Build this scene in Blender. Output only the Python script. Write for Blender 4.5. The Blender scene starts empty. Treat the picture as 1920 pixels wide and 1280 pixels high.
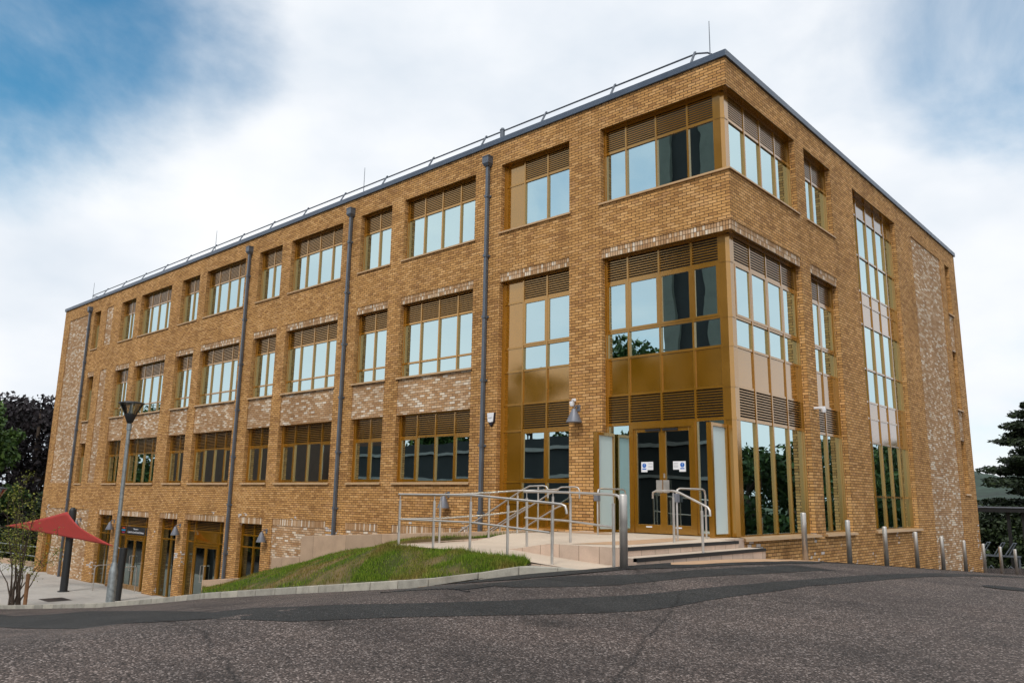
import bpy, math, random
import numpy as np
from mathutils import Matrix, Vector

random.seed(7); RNG = np.random.default_rng(11)
R = math.radians
SC = bpy.context.scene
COL = SC.collection

# ------------------------------------------------------------------ camera
cam = bpy.data.cameras.new('camera'); co = bpy.data.objects.new('camera', cam); COL.objects.link(co)
CAM = Vector((7.9074, -16.1142, -0.2459)); PAN, TILT, ROLL, FPX = 0.737342, 0.195596, 0.0155105, 1484.17
D = Vector((-math.sin(PAN)*math.cos(TILT), math.cos(PAN)*math.cos(TILT), math.sin(TILT)))
r0 = Vector((math.cos(PAN), math.sin(PAN), 0)); u0 = r0.cross(D)
RT = math.cos(ROLL)*r0 + math.sin(ROLL)*u0; UP = -math.sin(ROLL)*r0 + math.cos(ROLL)*u0
co.matrix_world = Matrix(((RT.x, UP.x, -D.x, CAM.x), (RT.y, UP.y, -D.y, CAM.y), (RT.z, UP.z, -D.z, CAM.z), (0, 0, 0, 1)))
cam.sensor_width = 36; cam.lens = FPX/1920*36; cam.clip_end = 6000; cam.clip_start = .05
SC.camera = co

# ------------------------------------------------------------------ sky and sun
SUN_EL, SUN_AZ = 48, 20          # degrees; azimuth measured from -y towards +x
SUN_STRENGTH, SUN_ANGLE = 1.5, 14
EXPOSURE = 0.35
w = bpy.data.worlds.new('World'); SC.world = w; w.use_nodes = True
wn, wl = w.node_tree.nodes, w.node_tree.links
bg = wn['Background']; bg.inputs['Strength'].default_value = 0.1
sky = wn.new('ShaderNodeTexSky'); sky.sky_type = 'NISHITA'; sky.sun_disc = False
sky.sun_elevation = R(SUN_EL); sky.sun_rotation = R(180-SUN_AZ); sky.air_density = 1.4; sky.ozone_density = 2.0; sky.dust_density = .4
def N(nt, typ, **kw):
    n = nt.nodes.new(typ)
    for k, v in kw.items():
        if k.startswith('i_'):
            n.inputs[int(k[2:])].default_value = v
        else: setattr(n, k, v)
    return n
def L(nt, a, b): nt.links.new(a, b)
def math_(nt, op, a, b=None, clamp=False):
    n = nt.nodes.new('ShaderNodeMath'); n.operation = op; n.use_clamp = clamp
    for i, s in enumerate((a, b)):
        if s is None: continue
        if isinstance(s, (int, float)): n.inputs[i].default_value = s
        else: nt.links.new(s, n.inputs[i])
    return n.outputs[0]
def ramp(nt, fac, stops, interp='LINEAR'):
    n = nt.nodes.new('ShaderNodeValToRGB'); n.color_ramp.interpolation = interp
    e = n.color_ramp.elements
    while len(e) < len(stops): e.new(.5)
    for i, (p, c) in enumerate(stops):
        e[i].position = p; e[i].color = (*c, 1) if len(c) == 3 else c
    if fac is not None: nt.links.new(fac, n.inputs[0])
    return n.outputs[0]
def mixc(nt, fac, a, b, mode='MIX'):
    n = nt.nodes.new('ShaderNodeMix'); n.data_type = 'RGBA'; n.blend_type = mode
    for s, i in ((fac, 0), (a, 6), (b, 7)):
        if isinstance(s, (int, float)): n.inputs[i].default_value = s
        elif isinstance(s, tuple): n.inputs[i].default_value = (*s, 1)
        else: nt.links.new(s, n.inputs[i])
    return n.outputs[2]
wt = w.node_tree
tc = N(wt, 'ShaderNodeTexCoord'); gen = tc.outputs['Generated']
mp = N(wt, 'ShaderNodeMapping'); mp.inputs['Scale'].default_value = (1, 1, 1.8); mp.inputs['Location'].default_value = (.35, .1, .2); L(wt, gen, mp.inputs[0])
n1 = N(wt, 'ShaderNodeTexNoise'); n1.inputs['Scale'].default_value = 2.3; n1.inputs['Detail'].default_value = 9; n1.inputs['Roughness'].default_value = .55; n1.inputs['Distortion'].default_value = .35
L(wt, mp.outputs[0], n1.inputs['Vector'])
n2 = N(wt, 'ShaderNodeTexNoise'); n2.inputs['Scale'].default_value = 3.2; n2.inputs['Detail'].default_value = 5; n2.inputs['Roughness'].default_value = .5
L(wt, mp.outputs[0], n2.inputs['Vector'])
def gap(d, inner, outer):     # a clear patch of sky round a direction
    dn = wt.nodes.new('ShaderNodeVectorMath'); dn.operation = 'DOT_PRODUCT'; wt.links.new(gen, dn.inputs[0]); dn.inputs[1].default_value = Vector(d).normalized()
    m = wt.nodes.new('ShaderNodeMapRange'); m.interpolation_type = 'SMOOTHSTEP'
    wt.links.new(dn.outputs['Value'], m.inputs[0]); m.inputs[1].default_value = math.cos(R(outer)); m.inputs[2].default_value = math.cos(R(inner))
    return m.outputs[0]
def rdir(u, v): return (D + RT*((u-960)/FPX) + UP*((640-v)/FPX)).normalized()
g = math_(wt, 'MAXIMUM', math_(wt, 'MAXIMUM', gap(rdir(40, 30), 0, 15), math_(wt, 'MULTIPLY', gap(rdir(340, 90), 0, 9), .62)), math_(wt, 'MAXIMUM', math_(wt, 'MULTIPLY', gap(rdir(2050, -20), 1, 17), .85), math_(wt, 'MULTIPLY', gap(rdir(1640, 60), 0, 12), .42)))
gl = math_(wt, 'MAXIMUM', math_(wt, 'MULTIPLY', gap(rdir(1830, 700), 1, 9), .25), math_(wt, 'MULTIPLY', gap((-.44, -.78, .44), 3, 30), .5))
g = math_(wt, 'MAXIMUM', g, gl)
dens = math_(wt, 'SUBTRACT', math_(wt, 'ADD', math_(wt, 'MULTIPLY', n1.outputs[0], 2.1), .12), math_(wt, 'MULTIPLY', g, 1.0))
cover = wt.nodes.new('ShaderNodeMapRange'); cover.interpolation_type = 'SMOOTHSTEP'; L(wt, dens, cover.inputs[0]); cover.inputs[1].default_value = 0; cover.inputs[2].default_value = .95
cloud = ramp(wt, n2.outputs[0], [(.3, (6.0, 6.55, 7.2)), (.5, (7.4, 7.65, 8.0)), (.66, (8.2, 8.3, 8.4))])
skyc = mixc(wt, 1.0, sky.outputs[0], (.38, .88, 1.02), 'MULTIPLY')
L(wt, mixc(wt, cover.outputs[0], skyc, cloud), bg.inputs['Color'])
sl = bpy.data.lights.new('sun', 'SUN'); so = bpy.data.objects.new('sun', sl); COL.objects.link(so)
sl.energy = SUN_STRENGTH; sl.angle = R(SUN_ANGLE); sl.color = (1, .95, .88)
az = R(SUN_AZ); sv = Vector((math.sin(az)*math.cos(R(SUN_EL)), -math.cos(az)*math.cos(R(SUN_EL)), math.sin(R(SUN_EL))))
so.rotation_euler = sv.to_track_quat('Z', 'Y').to_euler(); so.location = sv*200
SC.view_settings.view_transform = 'Standard'; SC.view_settings.look = 'None'; SC.view_settings.exposure = EXPOSURE; SC.view_settings.gamma = 1
SC.cycles.max_bounces = 8; SC.cycles.transparent_max_bounces = 12
SC.cycles.use_adaptive_sampling = True; SC.cycles.adaptive_threshold = .02
SC.cycles.use_denoising = True

# ------------------------------------------------------------------ materials
def mat(name):
    m = bpy.data.materials.new(name); m.use_nodes = True
    return m, m.node_tree, m.node_tree.nodes['Principled BSDF']
def plain(name, col, rough=.5, metal=0., var=.0, scale=8., spec=.5, coat=0.):
    m, nt, b = mat(name)
    b.inputs['Roughness'].default_value = rough; b.inputs['Metallic'].default_value = metal; b.inputs['Specular IOR Level'].default_value = spec
    if coat: b.inputs['Coat Weight'].default_value = coat; b.inputs['Coat Roughness'].default_value = .08
    if var:
        gp = N(nt, 'ShaderNodeNewGeometry'); no = N(nt, 'ShaderNodeTexNoise'); no.inputs['Scale'].default_value = scale; no.inputs['Detail'].default_value = 6
        L(nt, gp.outputs['Position'], no.inputs['Vector'])
        c = ramp(nt, no.outputs[0], [(.3, tuple(x*(1-var) for x in col)), (.7, tuple(min(1, x*(1+var)) for x in col))])
        L(nt, c, b.inputs['Base Color'])
        rr = math_(nt, 'ADD', math_(nt, 'MULTIPLY', no.outputs[0], .3), rough-.15, True); L(nt, rr, b.inputs['Roughness'])
    else: b.inputs['Base Color'].default_value = (*col, 1)
    return m
def facade_uv(nt):
    """u along the wall, v up, picked by which way the face looks"""
    gp = N(nt, 'ShaderNodeNewGeometry'); sp = N(nt, 'ShaderNodeSeparateXYZ'); L(nt, gp.outputs['Position'], sp.inputs[0])
    sn = N(nt, 'ShaderNodeSeparateXYZ'); L(nt, gp.outputs['True Normal'], sn.inputs[0])
    ax = math_(nt, 'GREATER_THAN', math_(nt, 'ABSOLUTE', sn.outputs[0]), .5)
    u = nt.nodes.new('ShaderNodeMix'); L(nt, ax, u.inputs[0]); L(nt, sp.outputs[0], u.inputs[2]); L(nt, sp.outputs[1], u.inputs[3])
    return gp, u.outputs[0], sp.outputs[2]
def brick(name, stops, mortar, bw=.225, bh=.075, soldier=False, joint=.0145, patch=None, offset=.5):
    m, nt, b = mat(name)
    gp, u, v = facade_uv(nt)
    cx = N(nt, 'ShaderNodeCombineXYZ'); L(nt, u, cx.inputs[0]); L(nt, v, cx.inputs[1])
    br = N(nt, 'ShaderNodeTexBrick', offset=offset, offset_frequency=2, squash=1)
    L(nt, cx.outputs[0], br.inputs['Vector'])
    br.inputs['Color1'].default_value = (0, 0, 0, 1); br.inputs['Color2'].default_value = (1, 1, 1, 1); br.inputs['Mortar'].default_value = (.5, .5, .5, 1)
    br.inputs['Scale'].default_value = 1; br.inputs['Mortar Size'].default_value = joint/2; br.inputs['Mortar Smooth'].default_value = .15
    br.inputs['Brick Width'].default_value = bw; br.inputs['Row Height'].default_value = bh; br.inputs['Bias'].default_value = 0
    c = ramp(nt, br.outputs['Color'], stops)
    no = N(nt, 'ShaderNodeTexNoise'); no.inputs['Scale'].default_value = .55; no.inputs['Detail'].default_value = 4; L(nt, gp.outputs['Position'], no.inputs['Vector'])
    big = ramp(nt, no.outputs[0], [(.3, (.86, .84, .82)), (.7, (1.1, 1.1, 1.1))])
    fi = N(nt, 'ShaderNodeTexNoise'); fi.inputs['Scale'].default_value = 60; fi.inputs['Detail'].default_value = 3; L(nt, gp.outputs['Position'], fi.inputs['Vector'])
    fine = ramp(nt, fi.outputs[0], [(.3, (.82, .82, .82)), (.7, (1.16, 1.15, 1.13))])
    c = mixc(nt, 1., c, big, 'MULTIPLY'); c = mixc(nt, 1., c, fine, 'MULTIPLY')
    ws = N(nt, 'ShaderNodeMapping'); ws.inputs['Scale'].default_value = (2.6, 2.6, .16); L(nt, gp.outputs['Position'], ws.inputs[0])
    wn_ = N(nt, 'ShaderNodeTexNoise'); wn_.inputs['Scale'].default_value = 1; wn_.inputs['Detail'].default_value = 6; wn_.inputs['Roughness'].default_value = .65; L(nt, ws.outputs[0], wn_.inputs['Vector'])
    c = mixc(nt, 1., c, ramp(nt, wn_.outputs[0], [(.3, (.80, .79, .78)), (.48, (1, 1, 1)), (.7, (1.07, 1.07, 1.07))]), 'MULTIPLY')
    if patch:   # lime-washed bricks where the noise is high and the brick's own number is high
        pn = N(nt, 'ShaderNodeTexNoise'); pn.inputs['Scale'].default_value = .9; pn.inputs['Detail'].default_value = 3; L(nt, gp.outputs['Position'], pn.inputs['Vector'])
        k = math_(nt, 'MULTIPLY', math_(nt, 'GREATER_THAN', pn.outputs[0], patch[0]), math_(nt, 'GREATER_THAN', br.outputs['Color'], patch[1]))
        zl = math_(nt, 'LESS_THAN', v, patch[3]); k = math_(nt, 'MULTIPLY', k, zl)
        c = mixc(nt, k, c, patch[2])
    mo = mixc(nt, 1., mortar, fine, 'MULTIPLY')
    c = mixc(nt, br.outputs['Fac'], c, mo)
    L(nt, c, b.inputs['Base Color']); b.inputs['Roughness'].default_value = .85; b.inputs['Specular IOR Level'].default_value = .25
    h = math_(nt, 'SUBTRACT', math_(nt, 'ADD', math_(nt, 'MULTIPLY', fi.outputs[0], .35), math_(nt, 'MULTIPLY', br.outputs['Color'], .25)), br.outputs['Fac'])
    bp = N(nt, 'ShaderNodeBump'); bp.inputs['Strength'].default_value = .7; bp.inputs['Distance'].default_value = .012; L(nt, h, bp.inputs['Height']); L(nt, bp.outputs[0], b.inputs['Normal'])
    return m
M = {}
M['brick'] = brick('golden_brick', [(.0, (.37, .187, .066)), (.3, (.51, .272, .094)), (.62, (.58, .317, .115)), (.86, (.66, .385, .16)), (1., (.47, .248, .10))], (.038, .023, .010), patch=(.6, .72, (.62, .55, .5), -.95))
PALE = [(.0, (.38, .215, .105)), (.22, (.50, .31, .165)), (.4, (.43, .245, .115)), (.58, (.56, .37, .22)), (.76, (.62, .45, .30)), (.90, (.72, .60, .46)), (1., (.78, .70, .60))]
M['pale_brick'] = brick('lime_washed_brick', PALE, (.15, .095, .055))
M['soldier'] = brick('soldier_brick', PALE, (.10, .06, .03), bw=.075, bh=.5, offset=0.)
def gold_mat(name, base, refl, rough, fac0, wav):
    m = bpy.data.materials.new(name); m.use_nodes = True; nt = m.node_tree; nt.nodes.clear()
    out = N(nt, 'ShaderNodeOutputMaterial'); mx = N(nt, 'ShaderNodeMixShader'); gs = N(nt, 'ShaderNodeBsdfGlossy'); df = N(nt, 'ShaderNodeBsdfDiffuse')
    gp = N(nt, 'ShaderNodeNewGeometry'); no = N(nt, 'ShaderNodeTexNoise'); no.inputs['Scale'].default_value = 1.3; no.inputs['Detail'].default_value = 5; L(nt, gp.outputs['Position'], no.inputs['Vector'])
    L(nt, ramp(nt, no.outputs[0], [(.3, tuple(x*.88 for x in base)), (.7, tuple(x*1.1 for x in base))]), df.inputs['Color'])
    fr = N(nt, 'ShaderNodeFresnel'); fr.inputs['IOR'].default_value = 1.9
    L(nt, mixc(nt, math_(nt, 'MULTIPLY', math_(nt, 'SUBTRACT', fr.outputs[0], .112), 6., True), refl, (.93, .92, .91)), gs.inputs['Color'])
    L(nt, math_(nt, 'ADD', math_(nt, 'MULTIPLY', no.outputs[0], .1), rough-.05, True), gs.inputs['Roughness'])
    L(nt, math_(nt, 'ADD', math_(nt, 'MULTIPLY', fr.outputs[0], .75), fac0, True), mx.inputs[0])
    n3 = N(nt, 'ShaderNodeTexNoise'); n3.inputs['Scale'].default_value = .9; n3.inputs['Detail'].default_value = 0; L(nt, gp.outputs['Position'], n3.inputs['Vector'])
    bp = N(nt, 'ShaderNodeBump'); bp.inputs['Strength'].default_value = wav; bp.inputs['Distance'].default_value = .03; L(nt, n3.outputs[0], bp.inputs['Height']); L(nt, bp.outputs[0], gs.inputs['Normal'])
    L(nt, df.outputs[0], mx.inputs[1]); L(nt, gs.outputs[0], mx.inputs[2]); L(nt, mx.outputs[0], out.inputs[0])
    return m
M['gold'] = gold_mat('bronze_gold_frame', (.24, .108, .004), (.86, .56, .285), .15, .28, .06)
M['gold_panel'] = gold_mat('bronze_gold_panel', (.22, .098, .003), (.88, .59, .32), .08, .30, .16)
M['gold_sill'] = plain('bronze_gold_sill', (.40, .25, .12), .5, .2, .1, 3.)
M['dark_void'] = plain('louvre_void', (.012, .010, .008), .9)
def glass_mat(name, refl, tint, base_fac):
    m = bpy.data.materials.new(name); m.use_nodes = True; nt = m.node_tree; nt.nodes.clear()
    out = N(nt, 'ShaderNodeOutputMaterial'); mx = N(nt, 'ShaderNodeMixShader'); gs = N(nt, 'ShaderNodeBsdfGlossy'); tr = N(nt, 'ShaderNodeBsdfTransparent')
    gs.inputs['Color'].default_value = (*refl, 1); gs.inputs['Roughness'].default_value = 0.; tr.inputs['Color'].default_value = (*tint, 1)
    fr = N(nt, 'ShaderNodeFresnel'); fr.inputs['IOR'].default_value = 1.5
    L(nt, math_(nt, 'ADD', math_(nt, 'MULTIPLY', fr.outputs[0], 1-base_fac), base_fac, True), mx.inputs[0])
    gp = N(nt, 'ShaderNodeNewGeometry'); no = N(nt, 'ShaderNodeTexNoise'); no.inputs['Scale'].default_value = .8; L(nt, gp.outputs['Position'], no.inputs['Vector'])
    bp = N(nt, 'ShaderNodeBump'); bp.inputs['Strength'].default_value = .08; bp.inputs['Distance'].default_value = .03; L(nt, no.outputs[0], bp.inputs['Height']); L(nt, bp.outputs[0], gs.inputs['Normal'])
    L(nt, tr.outputs[0], mx.inputs[1]); L(nt, gs.outputs[0], mx.inputs[2]); L(nt, mx.outputs[0], out.inputs[0])
    return m
M['glass'] = glass_mat('coated_glass', (.74, .95, .98), (.34, .42, .38), .68)
M['low_glass'] = glass_mat('dark_low_glass', (.70, .84, .82), (.30, .36, .33), .30)
M['clear_glass'] = glass_mat('clear_glass', (.9, .97, .97), (.92, .95, .94), .22)
M['frosted'] = plain('frosted_glass', (.55, .66, .66), .35)
M['coping'] = plain('slate_blue_metal', (.085, .11, .15), .38, .35, .12, 2.)
M['pipe'] = plain('grey_powder_coat', (.12, .14, .17), .42, .3, .1, 3.)
M['steel'] = plain('brushed_steel', (.56, .53, .49), .42, .85, .12, 5.)
M['galv'] = plain('galvanised_steel', (.30, .33, .34), .5, .6, .25, 9.)
M['dark_steel'] = plain('dark_painted_steel', (.022, .024, .026), .5, .1)
M['black'] = plain('black_metal', (.008, .008, .009), .5)
M['white'] = plain('white_plastic', (.78, .79, .82), .4)
M['navy'] = plain('navy_plastic', (.01, .012, .03), .35)
M['blue'] = plain('sign_blue', (.01, .13, .52), .5)
M['text_grey'] = plain('print_grey', (.35, .36, .4), .7)
M['red_print'] = plain('red_print', (.55, .07, .02), .6); M['blue_print'] = plain('cyan_print', (.02, .25, .5), .6); M['pink_print'] = plain('magenta_print', (.35, .02, .1), .6)
M['sail_red'] = plain('red_sail_cloth', (.42, .045, .036), .75, 0, .08, 6.)
M['sail_brown'] = plain('brown_sail_cloth', (.10, .055, .05), .8)
M['interior'] = plain('interior_plaster', (.30, .31, .30), .9)
M['roof'] = plain('roof_felt', (.12, .12, .12), .9)
M['blind'] = plain('blind_fabric', (.42, .47, .44), .8)
M['paper'] = plain('stacked_paper', (.55, .5, .48), .8, 0, .3, 30.)
M['lamp_grey'] = plain('grey_lamp_paint', (.17, .18, .21), .45, .2)
M['diffuser'] = plain('lamp_diffuser', (.30, .36, .32), .5)
M['bark'] = plain('bark', (.06, .042, .03), .9, 0, .3, 12.)
M['stake'] = plain('timber_stake', (.22, .11, .05), .85, 0, .2, 10.)
def concrete(name, col, var=.12, scale=3., rough=.85, joints=None, island=False):
    m, nt, b = mat(name)
    gp = N(nt, 'ShaderNodeNewGeometry'); no = N(nt, 'ShaderNodeTexNoise'); no.inputs['Scale'].default_value = scale; no.inputs['Detail'].default_value = 8; no.inputs['Roughness'].default_value = .65
    L(nt, gp.outputs['Position'], no.inputs['Vector'])
    fi = N(nt, 'ShaderNodeTexNoise'); fi.inputs['Scale'].default_value = 90; fi.inputs['Detail'].default_value = 2; L(nt, gp.outputs['Position'], fi.inputs['Vector'])
    c = ramp(nt, no.outputs[0], [(.28, tuple(x*(1-var*1.6) for x in col)), (.5, col), (.72, tuple(x*(1+var) for x in col))])
    c = mixc(nt, 1., c, ramp(nt, fi.outputs[0], [(.3, (.86, .86, .86)), (.7, (1.1, 1.1, 1.1))]), 'MULTIPLY')
    if joints:
        gpx, u, v = facade_uv(nt); cx = N(nt, 'ShaderNodeCombineXYZ'); L(nt, u, cx.inputs[0]); L(nt, v, cx.inputs[1])
        br = N(nt, 'ShaderNodeTexBrick', offset=joints[2]); L(nt, cx.outputs[0], br.inputs['Vector']); br.inputs['Scale'].default_value = 1; br.inputs['Brick Width'].default_value = joints[0]; br.inputs['Row Height'].default_value = joints[1]; br.inputs['Mortar Size'].default_value = .006
        br.inputs['Color1'].default_value = (.85, .85, .85, 1); br.inputs['Color2'].default_value = (1.1, 1.07, 1.05, 1); br.inputs['Mortar'].default_value = (.4, .36, .33, 1)
        c = mixc(nt, 1., c, br.outputs['Color'], 'MULTIPLY')
    if island: c = mixc(nt, 1., c, ramp(nt, gp.outputs['Random Per Island'], [(0, (.78,.78,.77)), (1, (1.12,1.1,1.06))]), 'MULTIPLY')
    L(nt, c, b.inputs['Base Color']); b.inputs['Roughness'].default_value = rough
    bp = N(nt, 'ShaderNodeBump'); bp.inputs['Strength'].default_value = .3; bp.inputs['Distance'].default_value = .01; L(nt, fi.outputs[0], bp.inputs['Height']); L(nt, bp.outputs[0], b.inputs['Normal'])
    return m
M['plaza'] = concrete('pale_paving', (.42, .40, .37), .08, 1.2)
M['ramp'] = concrete('cream_resin_paving', (.56, .46, .36), .09, 1.1)
M['tan'] = concrete('tan_tactile_paving', (.46, .29, .17), .1, 4.)
M['stone_wall'] = concrete('buff_concrete', (.45, .32, .22), .12, 2., joints=(1.6, 3., 0.))
M['stone_riser'] = concrete('cream_stone', (.56, .43, .34), .1, 3., joints=(.42, 2., 0.))
M['kerb'] = concrete('kerb_concrete', (.40, .38, .33), .2, 4., island=True)
M['opp'] = concrete('opposite_dark_cladding', (.026, .03, .031), .2, .5)
M['opp_band'] = concrete('opposite_pale_band', (.30, .30, .28), .1, 1.)
M['opp_pier'] = concrete('opposite_green_grey_pier', (.17, .19, .165), .1, 1.)
M['opp_brick'] = concrete('opposite_brown_brick', (.10, .052, .033), .2, 1.)
def asphalt(name, lo, mid, hi, light, scale=70.):
    m, nt, b = mat(name)
    gp = N(nt, 'ShaderNodeNewGeometry')
    vo = N(nt, 'ShaderNodeTexVoronoi'); vo.inputs['Scale'].default_value = scale; L(nt, gp.outputs['Position'], vo.inputs['Vector'])
    sx = N(nt, 'ShaderNodeSeparateColor'); L(nt, vo.outputs['Color'], sx.inputs[0])
    c = ramp(nt, sx.outputs[0], [(0., lo), (.45, mid), (.84, hi), (.93, light), (1., light)])
    v2 = N(nt, 'ShaderNodeTexVoronoi'); v2.inputs['Scale'].default_value = scale*.42; L(nt, gp.outputs['Position'], v2.inputs['Vector'])
    s2 = N(nt, 'ShaderNodeSeparateColor'); L(nt, v2.outputs['Color'], s2.inputs[0])
    k = math_(nt, 'MULTIPLY', math_(nt, 'GREATER_THAN', s2.outputs[1], .93), math_(nt, 'LESS_THAN', v2.outputs['Distance'], .33))
    c = mixc(nt, k, c, mixc(nt, s2.outputs[2], hi, light))
    no = N(nt, 'ShaderNodeTexNoise'); no.inputs['Scale'].default_value = .8; no.inputs['Detail'].default_value = 7; no.inputs['Roughness'].default_value = .65; L(nt, gp.outputs['Position'], no.inputs['Vector'])
    c = mixc(nt, 1., c, ramp(nt, no.outputs[0], [(.28, (.58, .59, .6)), (.5, (1, 1, 1)), (.74, (1.25, 1.2, 1.17))]), 'MULTIPLY')
    ms = N(nt, 'ShaderNodeMapping'); ms.inputs['Scale'].default_value = (.35, 1.6, 1); ms.inputs['Rotation'].default_value = (0, 0, R(-62)); L(nt, gp.outputs['Position'], ms.inputs[0])
    ty = N(nt, 'ShaderNodeTexNoise'); ty.inputs['Scale'].default_value = .9; ty.inputs['Detail'].default_value = 4; L(nt, ms.outputs[0], ty.inputs['Vector'])
    c = mixc(nt, 1., c, ramp(nt, ty.outputs[0], [(.34, (.72, .72, .73)), (.55, (1.02, 1.02, 1.02))]), 'MULTIPLY')
    st_ = N(nt, 'ShaderNodeTexVoronoi'); st_.inputs['Scale'].default_value = .55; L(nt, gp.outputs['Position'], st_.inputs['Vector'])
    c = mixc(nt, 1., c, ramp(nt, st_.outputs['Distance'], [(.05, (.5, .5, .5)), (.16, (1, 1, 1))]), 'MULTIPLY')
    cw = N(nt, 'ShaderNodeTexNoise'); cw.inputs['Scale'].default_value = 1.6; cw.inputs['Detail'].default_value = 5; L(nt, gp.outputs['Position'], cw.inputs['Vector'])
    cv_ = N(nt, 'ShaderNodeTexVoronoi', feature='DISTANCE_TO_EDGE'); cv_.inputs['Scale'].default_value = .22; L(nt, mixc(nt, .28, gp.outputs['Position'], cw.outputs['Color'], 'ADD'), cv_.inputs['Vector'])
    c = mixc(nt, 1., c, ramp(nt, cv_.outputs['Distance'], [(.0, (.38, .38, .38)), (.0028, (.5, .5, .5)), (.0045, (1, 1, 1))]), 'MULTIPLY')
    edge = math_(nt, 'SUBTRACT', 1., math_(nt, 'MULTIPLY', vo.outputs['Distance'], .9))
    c = mixc(nt, 1., c, ramp(nt, edge, [(.3, (.45, .45, .45)), (.75, (1.08, 1.08, 1.08))]), 'MULTIPLY')
    L(nt, c, b.inputs['Base Color']); b.inputs['Roughness'].default_value = .8; b.inputs['Specular IOR Level'].default_value = .35
    h = math_(nt, 'ADD', edge, math_(nt, 'MULTIPLY', k, .6))
    bp = N(nt, 'ShaderNodeBump'); bp.inputs['Strength'].default_value = .85; bp.inputs['Distance'].default_value = .014; L(nt, h, bp.inputs['Height']); L(nt, bp.outputs[0], b.inputs['Normal'])
    return m
M['asphalt'] = asphalt('pink_chip_asphalt', (.024, .018, .015), (.090, .069, .060), (.145, .113, .100), (.34, .285, .26))
M['tarmac'] = asphalt('dark_patch_tarmac', (.012, .0125, .0125), (.026, .0275, .0275), (.042, .043, .042), (.10, .10, .095), 95.)
M['yellow'] = plain('yellow_road_paint', (.55, .30, .06), .8, 0, .2, 14.)
def leafmat(name, stops, trans=.3, rough=.6):
    m, nt, b = mat(name)
    gp = N(nt, 'ShaderNodeNewGeometry')
    L(nt, ramp(nt, gp.outputs['Random Per Island'], stops), b.inputs['Base Color']); b.inputs['Roughness'].default_value = rough
    b.inputs['Specular IOR Level'].default_value = .3
    return m
M['beech'] = leafmat('copper_beech_leaves', [(0, (.008, .006, .008)), (.6, (.017, .012, .015)), (1, (.042, .034, .04))])
M['leaf'] = leafmat('green_leaves', [(0, (.02, .05, .012)), (.6, (.05, .10, .02)), (1, (.10, .17, .035))])
M['midleaf'] = leafmat('dark_green_leaves', [(0, (.012, .03, .006)), (.6, (.028, .06, .011)), (1, (.06, .10, .02))])  # darker green for the trees facing the side wall
M['pine'] = leafmat('pine_needles', [(0, (.008, .014, .006)), (.7, (.018, .032, .012)), (1, (.04, .06, .02))])
M['darkleaf'] = leafmat('dark_shrub_leaves', [(0, (.010, .018, .006)), (.7, (.022, .038, .012)), (1, (.05, .075, .02))])
M['sapling'] = leafmat('sapling_leaves', [(0, (.09, .11, .015)), (.6, (.17, .19, .025)), (1, (.28, .27, .05))])
def grassmat(name, blades):
    m, nt, b = mat(name)
    gp = N(nt, 'ShaderNodeNewGeometry'); no = N(nt, 'ShaderNodeTexNoise'); no.inputs['Scale'].default_value = .75; no.inputs['Detail'].default_value = 6; no.inputs['Roughness'].default_value = .6; L(nt, gp.outputs['Position'], no.inputs['Vector'])
    k = ramp(nt, no.outputs[0], [(.47, (0, 0, 0)), (.63, (1, 1, 1))])
    if blades:
        a = ramp(nt, gp.outputs['Random Per Island'], [(0, (.05, .10, .008)), (.6, (.12, .20, .015)), (1, (.22, .28, .035))])
        d = ramp(nt, gp.outputs['Random Per Island'], [(0, (.11, .085, .02)), (.6, (.20, .145, .035)), (1, (.32, .24, .09))])
    else: a, d = (.05, .06, .014), (.17, .12, .06)
    L(nt, mixc(nt, k, a, d), b.inputs['Base Color']); b.inputs['Roughness'].default_value = .85; b.inputs['Specular IOR Level'].default_value = .15
    return m
M['blades'] = grassmat('grass_blades', True); M['turf'] = grassmat('turf_soil', False)
M['field'] = concrete('far_grassland', (.045, .065, .022), .25, .05)
M['hill'] = concrete('wooded_hillside', (.020, .046, .028), .5, .012)

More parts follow.
